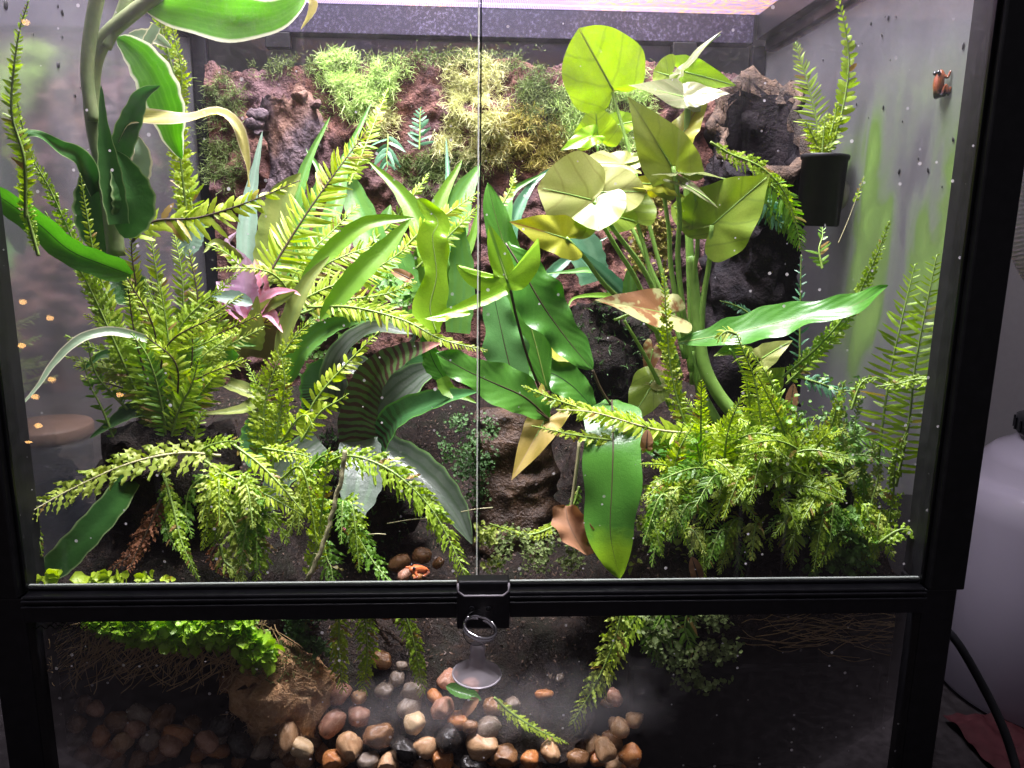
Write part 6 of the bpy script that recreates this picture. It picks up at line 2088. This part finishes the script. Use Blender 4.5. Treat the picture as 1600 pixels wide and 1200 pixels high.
for s, lst in DROP.items():
    mb = MB()
    for i, (px, py, r) in enumerate(lst):
        c = PX(px, py, s*(HW-0.0006))
        rr = r*M_PER_PX(c)*[0.75, 0.4, 0.55][i % 3]
        tl_a = random.uniform(-0.6, 0.6)
        th, ph = np.meshgrid(np.linspace(0.05, 3.09, 6), np.linspace(0, 6.283, 9)[:-1], indexing='ij')
        mb.grid(np.stack([np.sin(th)*np.cos(ph)*0.3, np.sin(th)*np.sin(ph)*1.0, np.cos(th)*(1.2+0.9*random.random())], -1)@np.array([[1, 0, 0], [0, math.cos(tl_a), math.sin(tl_a)], [0, -math.sin(tl_a), math.cos(tl_a)]])*rr+c, closed=True)
    tag(mb.build('droppings', MT['black_matte'], None), 'scattered dark droppings stuck on the %s pane' % ('algae covered' if s > 0 else 'misted'), 'droppings', kind='stuff')

# ================================================================== things outside the tank
jb = P(1640, 1075, 0.13, None)
JX, JY = jb[0], jb[1]
jg = thing('plastic_jug', (JX, JY, TABLE), 'cloudy plastic jug with a handle hollow and black cap beside the tank', 'jug')
k = NT('cloudy_plastic')
pr = k.pbsdf((0.40, 0.36, 0.45), .14, .8)
tl = k.n('BsdfTranslucent')
tl.inputs[0].default_value = (.40, .37, .44, 1)
tp_ = k.n('BsdfTransparent')
MT['jug'] = k.done(k.mixsh(.12, k.mixsh(.35, pr, tl.outputs[0]), tp_.outputs[0]))


def jz(py):
    return P(1560, py, JY, None)[2]


JR = abs(P(1484, 1000, JY, None)[0]-JX)
z1, z2, z3 = jz(880), jz(800), jz(752)
z4, z5 = jz(720), jz(695)
mb = MB()
mb.lathe([(JR*.93, TABLE+.001), (JR*.99, TABLE+.008), (JR, z1), (JR*.985, z2), (JR*.95, z3-.006), (JR*.86, z3), (JR*.80, z3+.002), (JR*.77, z4-.003), (JR*.70, z4+.004), (JR*.52, z5), (JR*.50, z5+.004)], (JX, JY, 0), (0, 0, 1), 56, True)
mb.build('body', MT['jug'], jg)
mb = MB()
cz = z5+.004
mb.lathe([(JR*.54, 0), (JR*.56, .003), (JR*.56, .014), (JR*.52, .016), (JR*.40, .017)], (JX, JY, cz), (0, 0, 1), 40, True)
cp = mb.build('cap', MT['black'], jg)
mb = MB()
for i in range(28):
    a = i*6.2832/28
    mb.box((JX+math.cos(a)*JR*.565-.0008, JY+math.sin(a)*JR*.565-.0008, cz+.003), (JX+math.cos(a)*JR*.565+.0008, JY+math.sin(a)*JR*.565+.0008, cz+.013))
tag(mb.build('cap_ribs', MT['black'], cp, smooth=False), kind='stuff')
mb = MB()
mb.lathe([(JR*.33, .016), (JR*.32, .045), (JR*.36, .046), (JR*.36, .060), (JR*.2, .062)], (JX-.004, JY, cz), (0, 0, 1), 32, True)
mb.build('nozzle', MT['jug'], jg)

hs = thing('hose', P(1600, 420, .3, None), 'ribbed white hose hanging outside beside the corner post', 'hose')
c, _ = resample([P(1640, 160, .25, None), P(1606, 240, .25, None), P(1588, 320, .25, None), P(1604, 400, .25, None), P(1650, 470, .25, None)], 150)
mb = MB()
mb.tube(c, .0115+.0007*np.sin(np.arange(150)*2.1), 14)
mb.build('ribbed_tube', MT['hose'], hs)
cb_ = thing('cable', P(1500, 1000, .03, None), 'black cable slanting down from the base of the tank past the jug', 'cable')
c, _ = resample([P(1470, 975, .03, None), P(1500, 1010, .02, None), P(1545, 1090, .01, None), P(1572, 1150, .0, None), P(1592, 1215, -.01, None)], 40)
mb = MB()
mb.tube(c, .0030, 10)
mb.build('cord', MT['black'], cb_)
rd = P(1585, 1150, .03, None)
t = thing('red_cloth', (rd[0], rd[1], TABLE), 'dim crumpled red cloth on the dark table beside the jug', 'cloth')
gx = np.zeros((24, 24, 3))
for i in range(24):
    for j in range(24):
        x, y = (i/23-.2)*.09, (j/23-.5)*.11
        gx[i, j] = (rd[0]+x, rd[1]+y, TABLE+.006+.010*max(0, noise.noise(Vector((x*40, y*40, 2))))+.004*noise.noise(Vector((x*90, y*90, 5))))
mb = MB()
mb.grid(gx)
mb.build('cloth', MT['red'], t)
# pot seen through the misted pane
pb = P(72, 664, .26, None)
pt = thing('lidded_pot', (pb[0], pb[1], TABLE), 'dark round pot with a brown lid seen dimly through the misted pane', 'pot')
q = M_PER_PX(pb)
R0 = 66*q
zt = pb[2]
mb = MB()
mb.lathe([(R0*.80, TABLE+.001), (R0*.92, TABLE+.05), (R0*.94, zt-.02), (R0*.95, zt-.012)], (pb[0], pb[1], 0), (0, 0, 1), 48, True)
mb.build('body', MT['pot_body'], pt)
mb = MB()
mb.lathe([(R0*.97, zt-.0115), (R0, zt-.009), (R0, zt-.001), (R0*.97, zt+.001), (R0*.02, zt+.002)], (pb[0], pb[1], 0), (0, 0, 1), 48, True)
mb.build('lid', MT['pot_lid'], pt)

# string of tiny warm lamps across the room, seen only as reflections in the glass
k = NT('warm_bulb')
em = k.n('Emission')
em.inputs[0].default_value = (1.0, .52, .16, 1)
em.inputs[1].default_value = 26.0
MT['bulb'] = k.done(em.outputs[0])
sl = thing('string_lights', (-0.9, -1.3, 0), 'string of tiny warm bulbs reflected as orange dots in the door glass', 'string lights')
bpts = []
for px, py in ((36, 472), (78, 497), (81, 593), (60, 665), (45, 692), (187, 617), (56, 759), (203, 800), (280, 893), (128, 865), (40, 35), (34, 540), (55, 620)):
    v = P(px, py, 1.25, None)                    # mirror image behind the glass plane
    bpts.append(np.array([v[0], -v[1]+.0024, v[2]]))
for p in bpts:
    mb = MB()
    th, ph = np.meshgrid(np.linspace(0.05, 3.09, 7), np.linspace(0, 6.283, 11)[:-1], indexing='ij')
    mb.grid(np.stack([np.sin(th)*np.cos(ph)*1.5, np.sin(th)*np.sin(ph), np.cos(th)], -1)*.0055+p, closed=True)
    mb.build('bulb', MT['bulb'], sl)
c, _ = resample(sorted([tuple(p) for p in bpts], key=lambda p: -p[2]), 120)
mb = MB()
mb.tube(c+np.array([0, -.006, 0]), .0012, 5)
mb.build('wire', MT['black_matte'], sl)
